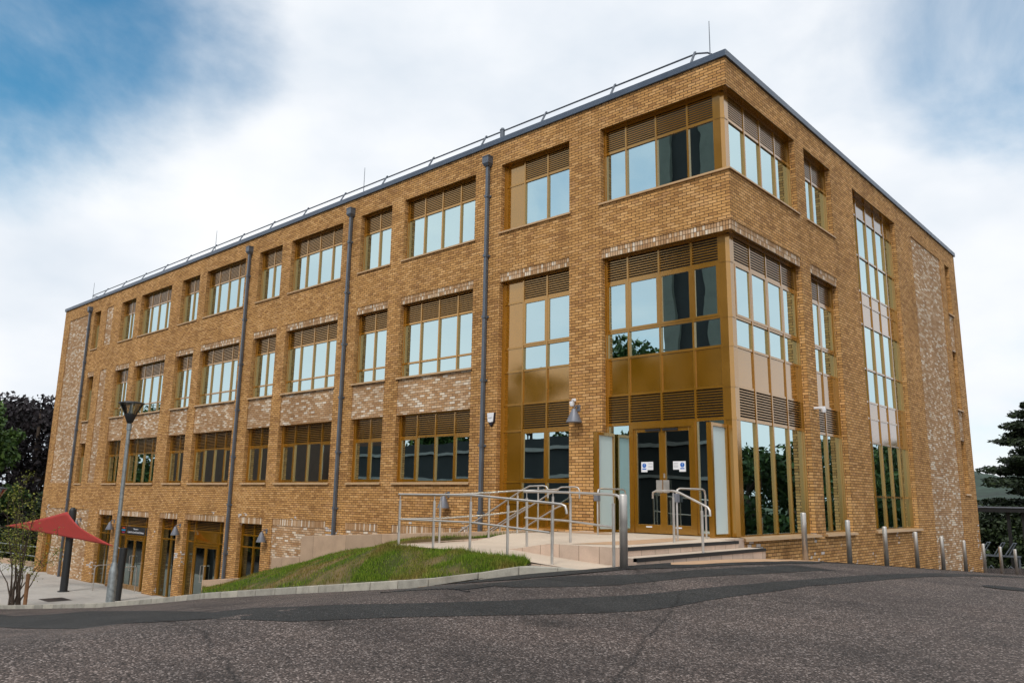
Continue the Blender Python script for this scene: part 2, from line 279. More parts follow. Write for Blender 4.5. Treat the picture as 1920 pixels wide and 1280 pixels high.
# ------------------------------------------------------------------ mesh helpers
class MB:
    def __init__(s): s.v = []; s.f = []
    def add(s, vs, fs):
        o = len(s.v); s.v += [tuple(map(float, p)) for p in vs]; s.f += [tuple(i+o for i in f) for f in fs]; return s
    def box(s, x0, x1, y0, y1, z0, z1):
        return s.add([(x0,y0,z0),(x1,y0,z0),(x1,y1,z0),(x0,y1,z0),(x0,y0,z1),(x1,y0,z1),(x1,y1,z1),(x0,y1,z1)],
                     [(3,2,1,0),(4,5,6,7),(0,1,5,4),(1,2,6,5),(2,3,7,6),(3,0,4,7)])
    def quad(s, *p): return s.add(p, [tuple(range(len(p)))])
    def hexa(s, b, t): return s.add(list(b)+list(t), [(3,2,1,0),(4,5,6,7),(0,1,5,4),(1,2,6,5),(2,3,7,6),(3,0,4,7)])
    def prism(s, poly, z0, z1):      # poly: list of xy (counter-clockwise)
        n = len(poly)
        return s.add([(x,y,z0) for x,y in poly]+[(x,y,z1) for x,y in poly], [tuple(range(n-1,-1,-1)), tuple(range(n,2*n))]+[(i,(i+1)%n,(i+1)%n+n,i+n) for i in range(n)])
    def tube(s, pts, r, n=10, caps=True):
        pts = [Vector(p) for p in pts]; rr = r if isinstance(r, (list, tuple)) else [r]*len(pts)
        o = len(s.v); ref = None
        for i, p in enumerate(pts):
            a = pts[max(i-1,0)]; b = pts[min(i+1,len(pts)-1)]; t = (b-a).normalized()
            if ref is None: ref = Vector((0,0,1)) if abs(t.z) < .9 else Vector((1,0,0))
            x = t.cross(ref).normalized(); y = t.cross(x).normalized(); ref = -y if False else (x.cross(t)).normalized()
            for k in range(n):
                q = p + x*(rr[i]*math.cos(2*math.pi*k/n)) + ref*(rr[i]*math.sin(2*math.pi*k/n)); s.v.append(tuple(q))
        for i in range(len(pts)-1):
            for k in range(n):
                s.f.append((o+i*n+k, o+i*n+(k+1)%n, o+(i+1)*n+(k+1)%n, o+(i+1)*n+k))
        if caps:
            s.f.append(tuple(o+k for k in range(n-1,-1,-1))); s.f.append(tuple(o+(len(pts)-1)*n+k for k in range(n)))
        return s
    def lathe(s, prof, n=24, c=(0,0,0)):
        o = len(s.v)
        for r, z in prof:
            for k in range(n): s.v.append((c[0]+r*math.cos(2*math.pi*k/n), c[1]+r*math.sin(2*math.pi*k/n), c[2]+z))
        for i in range(len(prof)-1):
            for k in range(n): s.f.append((o+i*n+k, o+i*n+(k+1)%n, o+(i+1)*n+(k+1)%n, o+(i+1)*n+k))
        if prof[0][0] > 1e-4: s.f.append(tuple(o+k for k in range(n-1,-1,-1)))
        if prof[-1][0] > 1e-4: s.f.append(tuple(o+(len(prof)-1)*n+k for k in range(n)))
        return s
    def mesh(s, name, m):
        me = bpy.data.meshes.new(name); me.from_pydata(s.v, [], s.f); me.update(); me.materials.append(M[m] if isinstance(m, str) else m); return me
def ob(name, me, parent=None, loc=(0,0,0), rotz=0, smooth=False):
    o = bpy.data.objects.new(name, me); COL.objects.link(o)
    if parent: o.parent = parent
    o.location = loc; o.rotation_euler = (0,0,rotz)
    if smooth:
        me.polygons.foreach_set('use_smooth', [True]*len(me.polygons))
    return o
def part(name, mb, m, parent=None, loc=None, smooth=False, bevel=0):
    """a mesh given in world coordinates, hung under its thing"""
    me = mb.mesh(name, m)
    if loc is None: loc = (0,0,0) if parent is None else tuple(-parent_world(parent))
    o = ob(name, me, parent, loc, 0, smooth)
    if smooth:
        try: me.set_sharp_from_angle(angle=R(38))
        except Exception: pass
    if bevel:
        b = o.modifiers.new('bevel', 'BEVEL'); b.width = bevel; b.segments = 2; b.limit_method = 'ANGLE'
    return o
def parent_world(p):
    v = Vector((0,0,0))
    while p is not None: v += Vector(p.location); p = p.parent
    return v
def tag(o, label=None, cat=None, group=None, kind=None):
    if label: o['label'] = label
    if cat: o['category'] = cat
    if group: o['group'] = group
    if kind: o['kind'] = kind
    return o
def thing(name, label, cat, loc=(0,0,0), group=None):
    o = bpy.data.objects.new(name, None); COL.objects.link(o); o.location = loc; o.empty_display_size = .2
    return tag(o, label, cat, group)
def struct(name, mb, m, smooth=False):
    o = part(name, mb, m, None, smooth=smooth); o['kind'] = 'structure'; return o
def copy_tree(o, parent=None):
    c = o.copy(); COL.objects.link(c); c.parent = parent
    for ch in list(o.children): copy_tree(ch, c)
    return c
def text(body, size, m, parent, loc, rot, name='lettering', extr=.002, align='CENTER'):
    cu = bpy.data.curves.new(name, 'FONT'); cu.body = body; cu.size = size; cu.extrude = extr; cu.align_x = align; cu.align_y = 'CENTER'
    cu.materials.append(M[m]); o = bpy.data.objects.new(name, cu); COL.objects.link(o)
    bpy.context.view_layer.update(); me = bpy.data.meshes.new_from_object(o.evaluated_get(bpy.context.evaluated_depsgraph_get())); bpy.data.objects.remove(o)
    o = bpy.data.objects.new(name, me); COL.objects.link(o)
    if parent: o.parent = parent
    o.location = loc; o.rotation_euler = rot; return o

# ------------------------------------------------------------------ ground shapes
KX = [-200,-28,-19.1,-14.3,-10.6,-6,-3.2,-1.5,-1.07,-.62,-.47,1,200]; KY = [-5.6,-5.6,-5.6,-5.93,-6.45,-6.95,-7.3,-7.6,-6.95,-6.5,-6.3,-6.0,-6.0]; KZ = [-4.9,-4.71,-3.79,-3.18,-2.68,-2.13,-1.8,-1.6,-1.52,-1.41,-1.39,-1.19,-1.19]
def sp(t): return np.log1p(np.exp(-np.abs(t)))+np.maximum(t, 0)
def ykerb(x): return np.interp(x, KX, KY)
def zkerb(x): return sum(np.interp(np.asarray(x)+d, KX, KZ) for d in (-.2,-.1,0,.1,.2))/5
def zroad(x, y):
    x = np.asarray(x, float); y = np.asarray(y, float)
    return zkerb(x) - .034*.8*sp((np.minimum(x, 40)-1)/.8) - .02*np.clip(ykerb(x)-y, 0, 30) - .0715*1.2*sp((np.minimum(y, 45)+2.2)/1.2)
def grid(xs, rows, zf):
    """rows(x) gives the y values of one column; all columns have the same count"""
    xs = np.asarray(xs); Y = np.array([rows(x) for x in xs]); n = Y.shape[1]
    X = np.repeat(xs[:,None], n, 1); Z = zf(X, Y)
    mb = MB(); mb.v = [tuple(p) for p in np.stack([X,Y,Z], -1).reshape(-1,3).tolist()]
    mb.f = [(i*n+j, (i+1)*n+j, (i+1)*n+j+1, i*n+j+1) for i in range(len(xs)-1) for j in range(n-1)]
    return mb
def cat_rows(*r): return np.concatenate(r)
xsA = cat_rows(np.linspace(-70,-30,12)[:-1], np.linspace(-30,-6,49)[:-1], np.linspace(-6,-.6,37))
a = grid(xsA, lambda x: cat_rows(np.linspace(-60,-18,10)[:-1], np.linspace(-18, float(ykerb(x)), 30)), zroad)
xsB = cat_rows(np.linspace(-.6,0,5)[:-1], np.linspace(0,12,40)[:-1], np.linspace(12,70,15))
def rowsB(x):
    top = -5.0 if x < -.01 else 60
    return cat_rows(np.linspace(-60,-18,8)[:-1], np.linspace(-18,-6,20)[:-1], np.linspace(-6, min(top, 4), 22)[:-1], np.linspace(min(top, 4), top, 20))
b = grid(xsB, rowsB, zroad); a.add(b.v, b.f)
struct('road', a, 'asphalt', smooth=True)

def sheet(name, top, bot, m, lift, n=60, kind='structure'):
    def rs(p, n):
        p = np.array(p, float); s = np.r_[0, np.cumsum(np.hypot(*np.diff(p, axis=0).T))]; t = np.linspace(0, s[-1], n); return np.stack([np.interp(t, s, p[:,0]), np.interp(t, s, p[:,1])], 1)
    A, B = rs(top, n), rs(bot, n); k = 7; mb = MB()
    jit = RNG.normal(0, .012, (2, n))
    for i in range(n):
        for j in range(k):
            q = A[i]*(1-j/(k-1)) + B[i]*j/(k-1)
            if j == 0: q = q + jit[0, i]
            if j == k-1: q = q + jit[1, i]
            mb.v.append((q[0], q[1], float(zroad(q[0], q[1]))+lift))
    mb.f = [(i*k+j, i*k+j+1, (i+1)*k+j+1, (i+1)*k+j) for i in range(n-1) for j in range(k-1)]
    o = part(name, mb, m); o['kind'] = kind; return o
sheet('road_patch', [(-30,-6.6),(-22.6,-7.3),(-12,-8.8),(-4,-10.3),(-.6,-11.2),(.8,-11.4),(1.45,-10.65),(2.05,-9.6),(2.4,-8.9),(2.75,-8.1),(2.95,-6.95),(3.24,-5.65),(3.5,-3.6),(3.7,-1.5),(3.6,2),(3.2,8),(3,14)],
      [(-30,-8.6),(-20,-9.8),(-6.2,-12.0),(-4.2,-12.3),(.3,-12.6),(1.5,-12.1),(2.04,-11.1),(2.63,-10.25),(3.25,-9.3),(3.4,-8.7),(3.45,-7.75),(3.62,-6.5),(3.68,-5.7),(3.9,-4.6),(4.05,-2.6),(4.2,-1),(4.0,3),(3.7,8),(3.6,14)], 'tarmac', .004, 140)
sheet('road_patch', [(.80,-8.9),(.99,-8.45),(1.15,-7.55),(1.7,-6.6),(1.95,-4.7),(2.2,-2.6)], [(.95,-9.0),(1.41,-8.9),(1.85,-8.27),(2.13,-7.7),(2.3,-6.4),(2.68,-4.75),(2.85,-3.4),(2.98,-2.9)], 'tarmac', .004, 50)
sheet('road_patch', [(-1.42,-7.72),(-1.0,-7.05),(-.6,-6.56),(.0,-6.33),(.64,-6.3),(.84,-5.3),(.95,-4),(.95,-1.0),(.12,-.6),(.12,6),(.12,16)], [(-.7,-8.15),(.2,-8.35),(.85,-8.2),(1.1,-7.2),(1.25,-6.3),(1.6,-5.2),(1.75,-4),(2.05,-1.5),(1.6,.4),(1.3,6),(1.25,16)], 'tarmac', .008, 80)
sheet('tan_paving', [(.98,-4.6),(.96,-3.5),(.95,-2.2),(.75,.2),(.62,1.2)], [(1.25,-5.05),(1.42,-4.6),(1.62,-2.2),(1.5,.1),(1.1,1.3)], 'tan', .012, 30)
sheet('road_marking', [(-1.45,-7.85),(-1.12,-7.35),(-.95,-7.08)], [(-1.2,-8.0),(-.75,-7.5),(-.55,-7.2)], 'yellow', .022, 12)
# drain gully grating set in the road
gt = thing('drain_grating', 'dark slotted drain grating sunk in the pink asphalt near the kerb', 'drain', (.5,-9.2,float(zroad(.5,-9.2))))
gm = MB()
for i in range(14):
    x0 = -.1+i*.095
    for (xa, xb, ya, yb) in ((x0, x0+.045, -9.5, -8.95),):
        za, zb = float(zroad(xa, ya)), float(zroad(xb, yb))
        gm.hexa([(xa,ya,za-.02),(xb,ya,za-.02),(xb,yb,zb-.02),(xa,yb,zb-.02)], [(xa,ya,za+.012),(xb,ya,za+.012),(xb,yb,zb+.012),(xa,yb,zb+.012)])
part('grate', gm, 'dark_steel', gt)
fm = MB(); zc = lambda x, y: float(zroad(x, y))
for (xa, xb, ya, yb) in ((-.2,1.32,-9.56,-9.5),(-.2,1.32,-8.95,-8.89)):
    fm.hexa([(xa,ya,zc(xa,ya)-.02),(xb,ya,zc(xb,ya)-.02),(xb,yb,zc(xb,yb)-.02),(xa,yb,zc(xa,yb)-.02)], [(xa,ya,zc(xa,ya)+.011),(xb,ya,zc(xb,ya)+.011),(xb,yb,zc(xb,yb)+.011),(xa,yb,zc(xa,yb)+.011)])
part('grate_frame', fm, 'black', gt)
cv = thing('manhole_cover', 'round worn iron cover set in the asphalt at the right edge', 'manhole cover', (5.35,-2.85,zc(5.35,-2.85)))
mb = MB()
for k in range(36): mb.v.append((5.35+.33*math.cos(k*R(10)), -2.85+.33*math.sin(k*R(10)), zc(5.35+.33*math.cos(k*R(10)), -2.85+.33*math.sin(k*R(10)))+.009))
mb.f.append(tuple(range(36))); part('lid', mb, 'tarmac', cv)

# kerb: stones laid end to end
mb = MB(); x = -60.; 
while x < -.75:
    x1 = min(x+.91, -.62)
    for kx in KX:
        if x+.25 < kx < x1: x1 = kx
    if x1 > -.62-1e-6: x1 = -.62
    ya, yb = float(ykerb(x)), float(ykerb(x1)); za, zb = float(zkerb(x)), float(zkerb(x1)); g = .011
    mb.hexa([(x+g,ya,za-.2),(x1-g,yb,zb-.2),(x1-g,yb+.13,zb-.2),(x+g,ya+.13,za-.2)], [(x+g,ya+.015,za+.13),(x1-g,yb+.015,zb+.13),(x1-g,yb+.13,zb+.13),(x+g,ya+.13,za+.13)])
    x = x1
for xa, xb in ((-.62,.0),(.0,.62)):
    ya, yb = -6.36, -6.36; ya = -6.5 if xa < -.6 else -6.3; yb = -6.3 if xb < .1 else -6.28
    za, zb = float(np.interp(xa, [-4.3,-2.0,-.3,.35], [-1.14,-1.14,-1.255,-1.285])), float(np.interp(xb, [-4.3,-2.0,-.3,.35], [-1.14,-1.14,-1.255,-1.285]))-.004
    if xa < -.6: za = float(zkerb(xa))+.13
    mb.hexa([(xa+.006,ya,-1.7),(xb-.006,yb,-1.6),(xb-.006,-6.19,-1.6),(xa+.006,-6.19,-1.7)], [(xa+.006,ya+.015,za),(xb-.006,yb+.015,zb),(xb-.006,-6.195,zb),(xa+.006,-6.195,za)])
ko = struct('kerb', mb, 'kerb'); bv = ko.modifiers.new('bevel','BEVEL'); bv.width = .012; bv.segments = 2

# lower plaza to the left
def zplaza(x, y):
    x = np.asarray(x, float); y = np.asarray(y, float); zk = zkerb(x)+.1
    t = np.clip((-2.6-y)/(2.6), 0, 1); t = t*t*(3-2*t)
    return -4.6*(1-t) + np.maximum(zk, -4.6)*t
xsP = cat_rows(np.linspace(-75,-30,20)[:-1], np.linspace(-30,-19.3,30)[:-1], np.linspace(-19.3,-10.9,24))
def rowsP(x):
    top = 1.2 if x < -43 else (.24 if x < -19.25 else -6.4+(-10.8-x)/8.5*4.36+.25)
    mid = min(-2.4, top-.02); return cat_rows(np.linspace(min(float(ykerb(x))+.12, mid-.01), mid, 16)[:-1], np.linspace(mid, top, 10))
struct('plaza', grid(xsP, rowsP, zplaza), 'plaza', smooth=True)
# far land
mb = MB(); mb.quad((-3000,-3000,-7.2),(3000,-3000,-7.2),(3000,3000,-7.2),(-3000,3000,-7.2)); struct('ground', mb, 'field')
def hill_z(x, y):
    d = np.hypot(x, y)
    return np.where(d > 500, -7+60*np.exp(-((x+330)/420)**2-((y-1500)/300)**2)*(1+.06*np.sin(x/33)+.05*np.sin(x/13+1)+.03*np.sin(x/5.3)), -7.3)
struct('hill', grid(np.linspace(-1500,900,240), lambda x: np.linspace(900,2100,36), hill_z), 'hill', smooth=True)

# ------------------------------------------------------------------ the building
BX, BY, BZ = -20., 0., -4.6
B = thing('school_building', 'four-storey golden brick building with bronze window frames and a glazed corner entrance', 'building', (BX,BY,BZ))
LV, TOP = -5.2, 10.2
REC = .2
pairs = [('A', -34.29), ('B', -27.54), ('C', -20.77), ('D', -14.01)]
OPF = []      # (a0,a1,z0,z1,depth, kind)
for n, a in pairs:
    for (q0, q1) in ((a, a+1.70), (a+2.36, a+5.68)):
        OPF.append((q0,q1,7.40,9.484,REC,'w4')); OPF.append((q0,q1,3.49,5.891,REC,'w3')); OPF.append((q0,q1,5.891,6.124,.018,'lintel')); OPF.append((q0,q1,2.292,3.45,.026,'pale')); OPF.append((q0,q1,.19,2.292,REC,'w2'))
        blind = n == 'D' or (n == 'C' and q1-q0 > 2)
        OPF.append((q0,q1,-1.32,-1.09,.018,'lintel'))
        OPF.append((q0,q1,LV,-1.32,.026,'pale') if blind else (q0,q1,-4.62,-1.32,REC,'w1'))
OPF += [(-7.25,-4.70,7.40,9.484,REC,'E4'),(-7.25,-4.70,-1.0,5.891,REC,'E'),(-7.25,-4.70,5.891,6.124,.018,'lintel'),
        (-3.65,0,7.40,9.484,REC,'F4'),(-3.65,0,-1.0,5.891,REC,'F'),(-3.65,0,5.891,6.124,.018,'lintel')]
OPF += [(-37.95,-37.07,7.40,9.484,REC,'s4'),(-37.95,-37.07,3.49,5.891,REC,'s3'),(-37.95,-37.07,5.891,6.124,.018,'lintel'),(-37.95,-37.07,2.292,3.45,.026,'pale'),(-37.95,-37.07,.19,2.292,REC,'s2'),
        (-41.62,-38.85,.21,9.5,.026,'pale'),(-36.25,-35.4,7.42,9.5,.026,'pale'),(-36.25,-35.4,.21,6.1,.026,'pale'),
        (-41.62,-40.4,-4.62,-2.35,REC,'door'),(-41.62,-40.4,-2.35,-1.12,.026,'pale'),(-40.4,-38.9,LV,-1.12,.026,'pale'),(-37.95,-37.25,-4.62,-2.35,REC,'door'),(-37.25,-35.55,LV,-1.12,.026,'pale')]
OPR = [(0,3.94,7.40,9.484,REC,'F4'),(0,3.94,-1.0,5.891,REC,'F'),(0,3.94,5.891,6.124,.018,'lintel'),
       (4.56,6.52,7.40,9.484,REC,'G4'),(4.56,6.52,-1.0,5.891,REC,'G'),(4.56,6.52,5.891,6.124,.018,'lintel'),
       (8.36,12.54,-1.0,9.47,REC,'H'),(14.42,18.28,LV,9.49,.026,'pale'),
       (18.96,19.67,7.42,9.47,REC,'s4'),(18.96,19.67,3.51,5.891,REC,'s3'),(18.96,19.67,5.891,7.38,.026,'pale'),(18.96,19.67,2.292,3.47,.026,'pale'),(18.96,19.67,.2,2.292,REC,'s2')]
def wall(ops, a0, a1, z0, z1, P):
    mb = MB()
    A = sorted({a0,a1}|{v for o in ops for v in o[:2]}); Z = sorted({z0,z1}|{v for o in ops for v in o[2:4]})
    A = [v for v in A if a0-1e-6 <= v <= a1+1e-6]; Z = [v for v in Z if z0-1e-6 <= v <= z1+1e-6]
    hole = lambda a, z: any(o[0] < a < o[1] and o[2] < z < o[3] for o in ops)
    for i in range(len(A)-1):
        for j in range(len(Z)-1):
            if not hole((A[i]+A[i+1])/2, (Z[j]+Z[j+1])/2):
                mb.quad(P(A[i],0,Z[j]),P(A[i+1],0,Z[j]),P(A[i+1],0,Z[j+1]),P(A[i],0,Z[j+1]))
    for (q0,q1,y0,y1,d,k) in ops:
        y0 = max(y0, z0); eps = .001
        if abs(q0) > eps and not hole(q0-.01, (y0+y1)/2): mb.quad(P(q0,0,y0),P(q0,0,y1),P(q0,d,y1),P(q0,d,y0))
        if abs(q1) > eps and not hole(q1+.01, (y0+y1)/2): mb.quad(P(q1,0,y0),P(q1,d,y0),P(q1,d,y1),P(q1,0,y1))
        if d < .1 and not hole((q0+q1)/2, y1+.01): mb.quad(P(q0,0,y1),P(q1,0,y1),P(q1,d,y1),P(q0,d,y1))
        if not hole((q0+q1)/2, y0-.01) and y0 > z0+.1: mb.quad(P(q0,0,y0),P(q0,d,y0),P(q1,d,y0),P(q1,0,y0))
    return mb
PF = lambda a, d, z: (a, d, z)
PR = lambda a, d, z: (-d, a, z)
part('front_wall', wall(OPF, -42.48, 0, LV, TOP, PF), 'brick', B)
part('side_wall', wall(OPR, 0, 20.65, LV-1.5, TOP, PR), 'brick', B)
mb = MB(); mb.quad((-42.48,0,LV),(-42.48,0,TOP),(-42.48,20.65,TOP),(-42.48,20.65,LV)); mb.quad((-42.48,20.65,LV-1.5),(-42.48,20.65,TOP),(0,20.65,TOP),(0,20.65,LV-1.5)); part('rear_wall', mb, 'brick', B)
for ops, P in ((OPF, PF), (OPR, PR)):
    for (q0,q1,z0,z1,d,k) in ops:
        if k in ('pale', 'lintel'):
            g = .003 if k == 'pale' else 0
            mb = MB(); mb.quad(P(q0,d+g,z0-.002),P(q1,d+g,z0-.002),P(q1,d+g,z1+.002),P(q0,d+g,z1+.002))
            if k == 'lintel': mb.quad(P(q0,d,z0),P(q0,REC,z0),P(q1,REC,z0),P(q1,d,z0))
            part('brick_panel' if k == 'pale' else 'lintel', mb, 'pale_brick' if k == 'pale' else 'soldier', B)
mb = MB(); mb.box(-42.54,.06,-.06,.32,10.19,10.36); part('coping', mb, 'coping', B, bevel=.01)
mb = MB(); mb.box(-.32,.06,.32,20.71,10.19,10.36); part('coping', mb, 'coping', B, bevel=.01)
mb = MB(); mb.box(-42.4,-.33,.33,20.6,10.0,10.12); part('roof', mb, 'roof', B)
# rooms behind the glass
mb = MB()
for z in (-1.35, 2.42, 6.25): mb.box(-42.3,-.32,.34,20.5,z,z+.3)
mb.box(-42.3,-.4,6.3,6.4,LV,10.0); mb.box(-6.6,-6.5,6.4,20.5,LV,10.0)
for a in (-35.9,-29.1,-22.4,-15.6,-8.6): mb.box(a,a+.12,.36,6.3,LV,10.0)
mb.box(-6.5,-.4,7.3,7.4,LV,10.0); mb.box(-6.5,-.4,13.4,13.5,LV,10.0)
part('interior', mb, 'interior', B)

WCACHE = {}
def window(kind, P, a0, a1, z0, z1, mull, rows, sill=.0, head=True, corner=None, over=.06):
    """rows: (z0,z1,types) with types one letter per light or one for all; mull: positions from a0"""
    W = a1-a0; rotz = 0 if P is PF else R(90)
    key = (kind, round(W,3), P is PF)
    if key not in WCACHE:
        fr, lo, gl, pn, si, vd = MB(), MB(), MB(), MB(), MB(), MB()
        H = z1-z0; e = .002
        xs = [0]+list(mull)+[W]; F0, F1 = REC, REC+.07
        xl, xr = 0, W
        if corner == 'R': xr = W-.42
        if corner == 'L': xl = .42
        xs[0], xs[-1] = xl, xr
        zr = [rows[0][0]-z0] + [r[1]-z0 for r in rows]
        fr.box(xl, xl+.05, F0, F1, 0, H); fr.box(xr-.05, xr, F0, F1, 0, H)
        for x in xs[1:-1]: fr.box(x-.025, x+.025, F0-.012, F1, .05, H-.05)
        fr.box(xl+.05, xr-.05, F0, F1, 0, .05); fr.box(xl+.05, xr-.05, F0, F1, H-.05, H)
        for z in zr[1:-1]:
            for i in range(len(xs)-1):
                fr.box(xs[i]+(.05 if i == 0 else .025), xs[i+1]-(.05 if i == len(xs)-2 else .025), F0+.004, F1, z-.028, z+.028)
        if head:
            h0 = 0 if corner != 'L' else 0
            x0h = 0 if corner != 'L' else REC+.0
            fr.box(x0h+e, W-e, .022, F0-.001, H-.012, H-.002)
            fr.box(xl+e, xl+.03, F0-.05, F0, 0, H-.013) if corner != 'L' else None
            fr.box(xr-.03, xr-e, F0-.05, F0, 0, H-.013) if corner != 'R' else None
        for k, (ra, rb, ty) in enumerate(rows):
            for i in range(len(xs)-1):
                t = ty[i] if len(ty) > 1 else ty
                x0 = xs[i]+(.05 if i == 0 else .025); x1 = xs[i+1]-(.05 if i == len(xs)-2 else .025)
                b0 = ra-z0+(.05 if k == 0 else .028); b1 = rb-z0-(.05 if k == len(rows)-1 else .028)
                j = random.uniform(-.0022, .0022); j2 = random.uniform(-.0022, .0022)
                if t == 'L':
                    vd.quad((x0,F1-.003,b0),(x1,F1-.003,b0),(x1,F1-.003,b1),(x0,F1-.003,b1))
                    n = max(3, int(round((b1-b0)/.062))); p = (b1-b0)/n
                    for q in range(n):
                        zb = b0+q*p
                        lo.hexa([(x0,F0+.008,zb),(x1,F0+.008,zb),(x1,F0+.032,zb+p*.16),(x0,F0+.032,zb+p*.16)], [(x0,F0+.008,zb+.012),(x1,F0+.008,zb+.012),(x1,F0+.032,zb+p*.16+.006),(x0,F0+.032,zb+p*.16+.006)])
                        lo.box(x0, x1, F0+.004, F0+.008, zb-.002, zb+.02)
                elif t in 'GC':
                    y = F0+.04
                    if t == 'C':
                        s = .055
                        fr.box(x0,x0+s,F0-.008,F1-.01,b0,b1); fr.box(x1-s,x1,F0-.008,F1-.01,b0,b1); fr.box(x0+s,x1-s,F0-.008,F1-.01,b0,b0+s); fr.box(x0+s,x1-s,F0-.008,F1-.01,b1-s,b1)
                        x0 += s; x1 -= s; b0 += s; b1 -= s; y = F0+.018
                    gl.quad((x0,y+j,b0),(x1,y-j,b0),(x1,y-j+j2,b1),(x0,y+j+j2,b1))
                elif t == 'S':
                    pn.quad((x0,F0+.022+j,b0),(x1,F0+.022-j,b0),(x1,F0+.022-j+j2,b1),(x0,F0+.022+j+j2,b1))
        if sill:
            d = sill; oL = over; oR = over
            if corner == 'R': si.hexa([(-oL,-d,-.065),(W+d,-d,-.065),(W+.0,0,-.065),(-oL,0,-.065)], [(-oL,-d+.022,-.006),(W+d-.022,-d+.022,-.006),(W+.0,0,.004),(-oL,0,.004)])
            elif corner == 'L': si.hexa([(-d,-d,-.065),(W+oR,-d,-.065),(W+oR,0,-.065),(0,0,-.065)], [(-d+.022,-d+.022,-.006),(W+oR,-d+.022,-.006),(W+oR,0,.004),(0,0,.004)])
            else: si.hexa([(-oL,-d,-.065),(W+oR,-d,-.065),(W+oR,0,-.065),(-oL,0,-.065)], [(-oL,-d+.022,-.006),(W+oR,-d+.022,-.006),(W+oR,0,.004),(-oL,0,.004)])
            si.quad((e if corner != 'L' else REC,.0,.004),(W-e if corner != 'R' else W-REC,.0,.004),(W-e if corner != 'R' else W-REC,REC,.012),(e if corner != 'L' else REC,REC,.012)) if corner is None else None
            if corner == 'R': si.quad((e,0,.004),(W,0,.004),(W-REC,REC,.012),(e,REC,.012))
            if corner == 'L': si.quad((0,0,.004),(W-e,0,.004),(W-e,REC,.012),(REC,REC,.012))
        WCACHE[key] = {n: (m_.mesh(n, mt) if m_.f else None) for n, m_, mt in (('frame',fr,'gold'),('louvre',lo,'gold'),('louvre_back',vd,'dark_void'),('pane',gl,'low_glass' if kind in ('ground','door_screen') else 'glass'),('spandrel',pn,'gold_panel'),('sill',si,'gold_sill'))}
    c = WCACHE[key]
    base = Vector(P(a0, 0, z0)) - Vector(B.location)
    o = ob('window', c['frame'], B, base, rotz)
    for n in ('louvre','louvre_back','pane','spandrel','sill'):
        if c[n]: ob(n, c[n], o)
    return o
R4 = lambda ty='G': [(7.40,8.81,ty),(8.81,9.484,'L')]
for (q0,q1,z0,z1,d,k) in OPF:
    W = q1-q0; wide = W > 2
    mull = [W*.247,W*.5,W*.753] if wide else [W*.5]
    if k == 'w4': window('w4', PF, q0, q1, z0, z1, mull, R4(), .05)
    if k == 'w3': window('w3', PF, q0, q1, z0, z1, mull, [(3.49,3.95,'G'),(3.95,5.235,'G'),(5.235,5.891,'L')], .05)
    if k == 'w2': window('w2', PF, q0, q1, z0, z1, mull, [(.19,1.58,'CGGC' if wide else 'CC'),(1.58,2.292,'L')], .07)
    if k in ('s4','s3','s2'): window(k, PF, q0, q1, z0, z1, [], [(z0,z1-.68,'G'),(z1-.68,z1,'L')], .05)
for nm, a in (('A1',-34.29),('B1',-27.54),('C1',-20.77)):
    window('ground', PF, a, a+1.70, -4.62, -1.32, [.85], [(-4.62,-2.2,'G'),(-2.2,-1.77,'G'),(-1.77,-1.32,'L')])
for a in (-31.93,-25.18):
    window('door_screen', PF, a, a+3.32, -4.62, -1.32, [.62,2.7], [(-4.62,-2.2,'GXG'),(-2.2,-1.77,'G' if a > -30 else 'GSG'),(-1.77,-1.32,'L')])
# front bays E, F and the right-hand side
window('E4', PF, -7.25, -4.70, 7.40, 9.484, [.76,1.63], [(7.40,8.81,'SGG'),(8.81,9.484,'SLL')], .05)
window('E', PF, -7.25, -4.70, -1.0, 5.891, [.76,1.63], [(-1.0,-.36,'S'),(-.36,.2,'SGG'),(.2,1.58,'SCC'),(1.58,2.31,'SLL'),(2.31,3.24,'S'),(3.24,3.92,'SGG'),(3.92,5.23,'SCC'),(5.23,5.891,'SLL')])
window('F4', PF, -3.65, 0, 7.40, 9.484, [.68,1.59,2.49], R4(), .05, corner='R')
window('F', PF, -3.65, 0, -1.0, 5.891, [.68,1.59,2.49], [(-1.0,1.58,'GXXG'),(1.58,2.31,'L'),(2.31,3.24,'S'),(3.24,3.92,'G'),(3.92,5.23,'C'),(5.23,5.891,'L')], corner='R')
window('F4', PR, 0, 3.94, 7.40, 9.484, [1.28,2.17,3.06], R4(), .05, corner='L')
window('F', PR, 0, 3.94, -1.0, 5.891, [1.28,2.17,3.06], [(-1.0,1.58,'G'),(1.58,2.31,'L'),(2.31,3.24,'S'),(3.24,3.92,'G'),(3.92,5.23,'C'),(5.23,5.891,'L')], .1, corner='L', over=.12)
window('G4', PR, 4.56, 6.52, 7.40, 9.484, [.98], R4(), .05)
window('G', PR, 4.56, 6.52, -1.0, 5.891, [.98], [(-1.0,1.58,'G'),(1.58,2.31,'L'),(2.31,3.24,'S'),(3.24,3.92,'G'),(3.92,5.23,'C'),(5.23,5.891,'L')], .1, over=.1)
window('H', PR, 8.36, 12.54, -1.0, 9.47, [.8,1.7,2.57,3.45], [(-1.0,-.03,'G'),(-.03,1.58,'G'),(1.58,2.32,'S'),(2.32,2.82,'S'),(2.82,3.85,'G'),(3.85,5.26,'G'),(5.26,5.94,'S'),(5.94,6.33,'S'),(6.33,7.5,'G'),(7.5,8.84,'G'),(8.84,9.47,'S')], .1, over=.12)
for (q0,q1,z0,z1,d,k) in OPR:
    if k in ('s4','s3','s2'): window(k, PR, q0, q1, z0, z1, [], [(z0,z1-.68,'G'),(z1-.68,z1,'L')], .05)
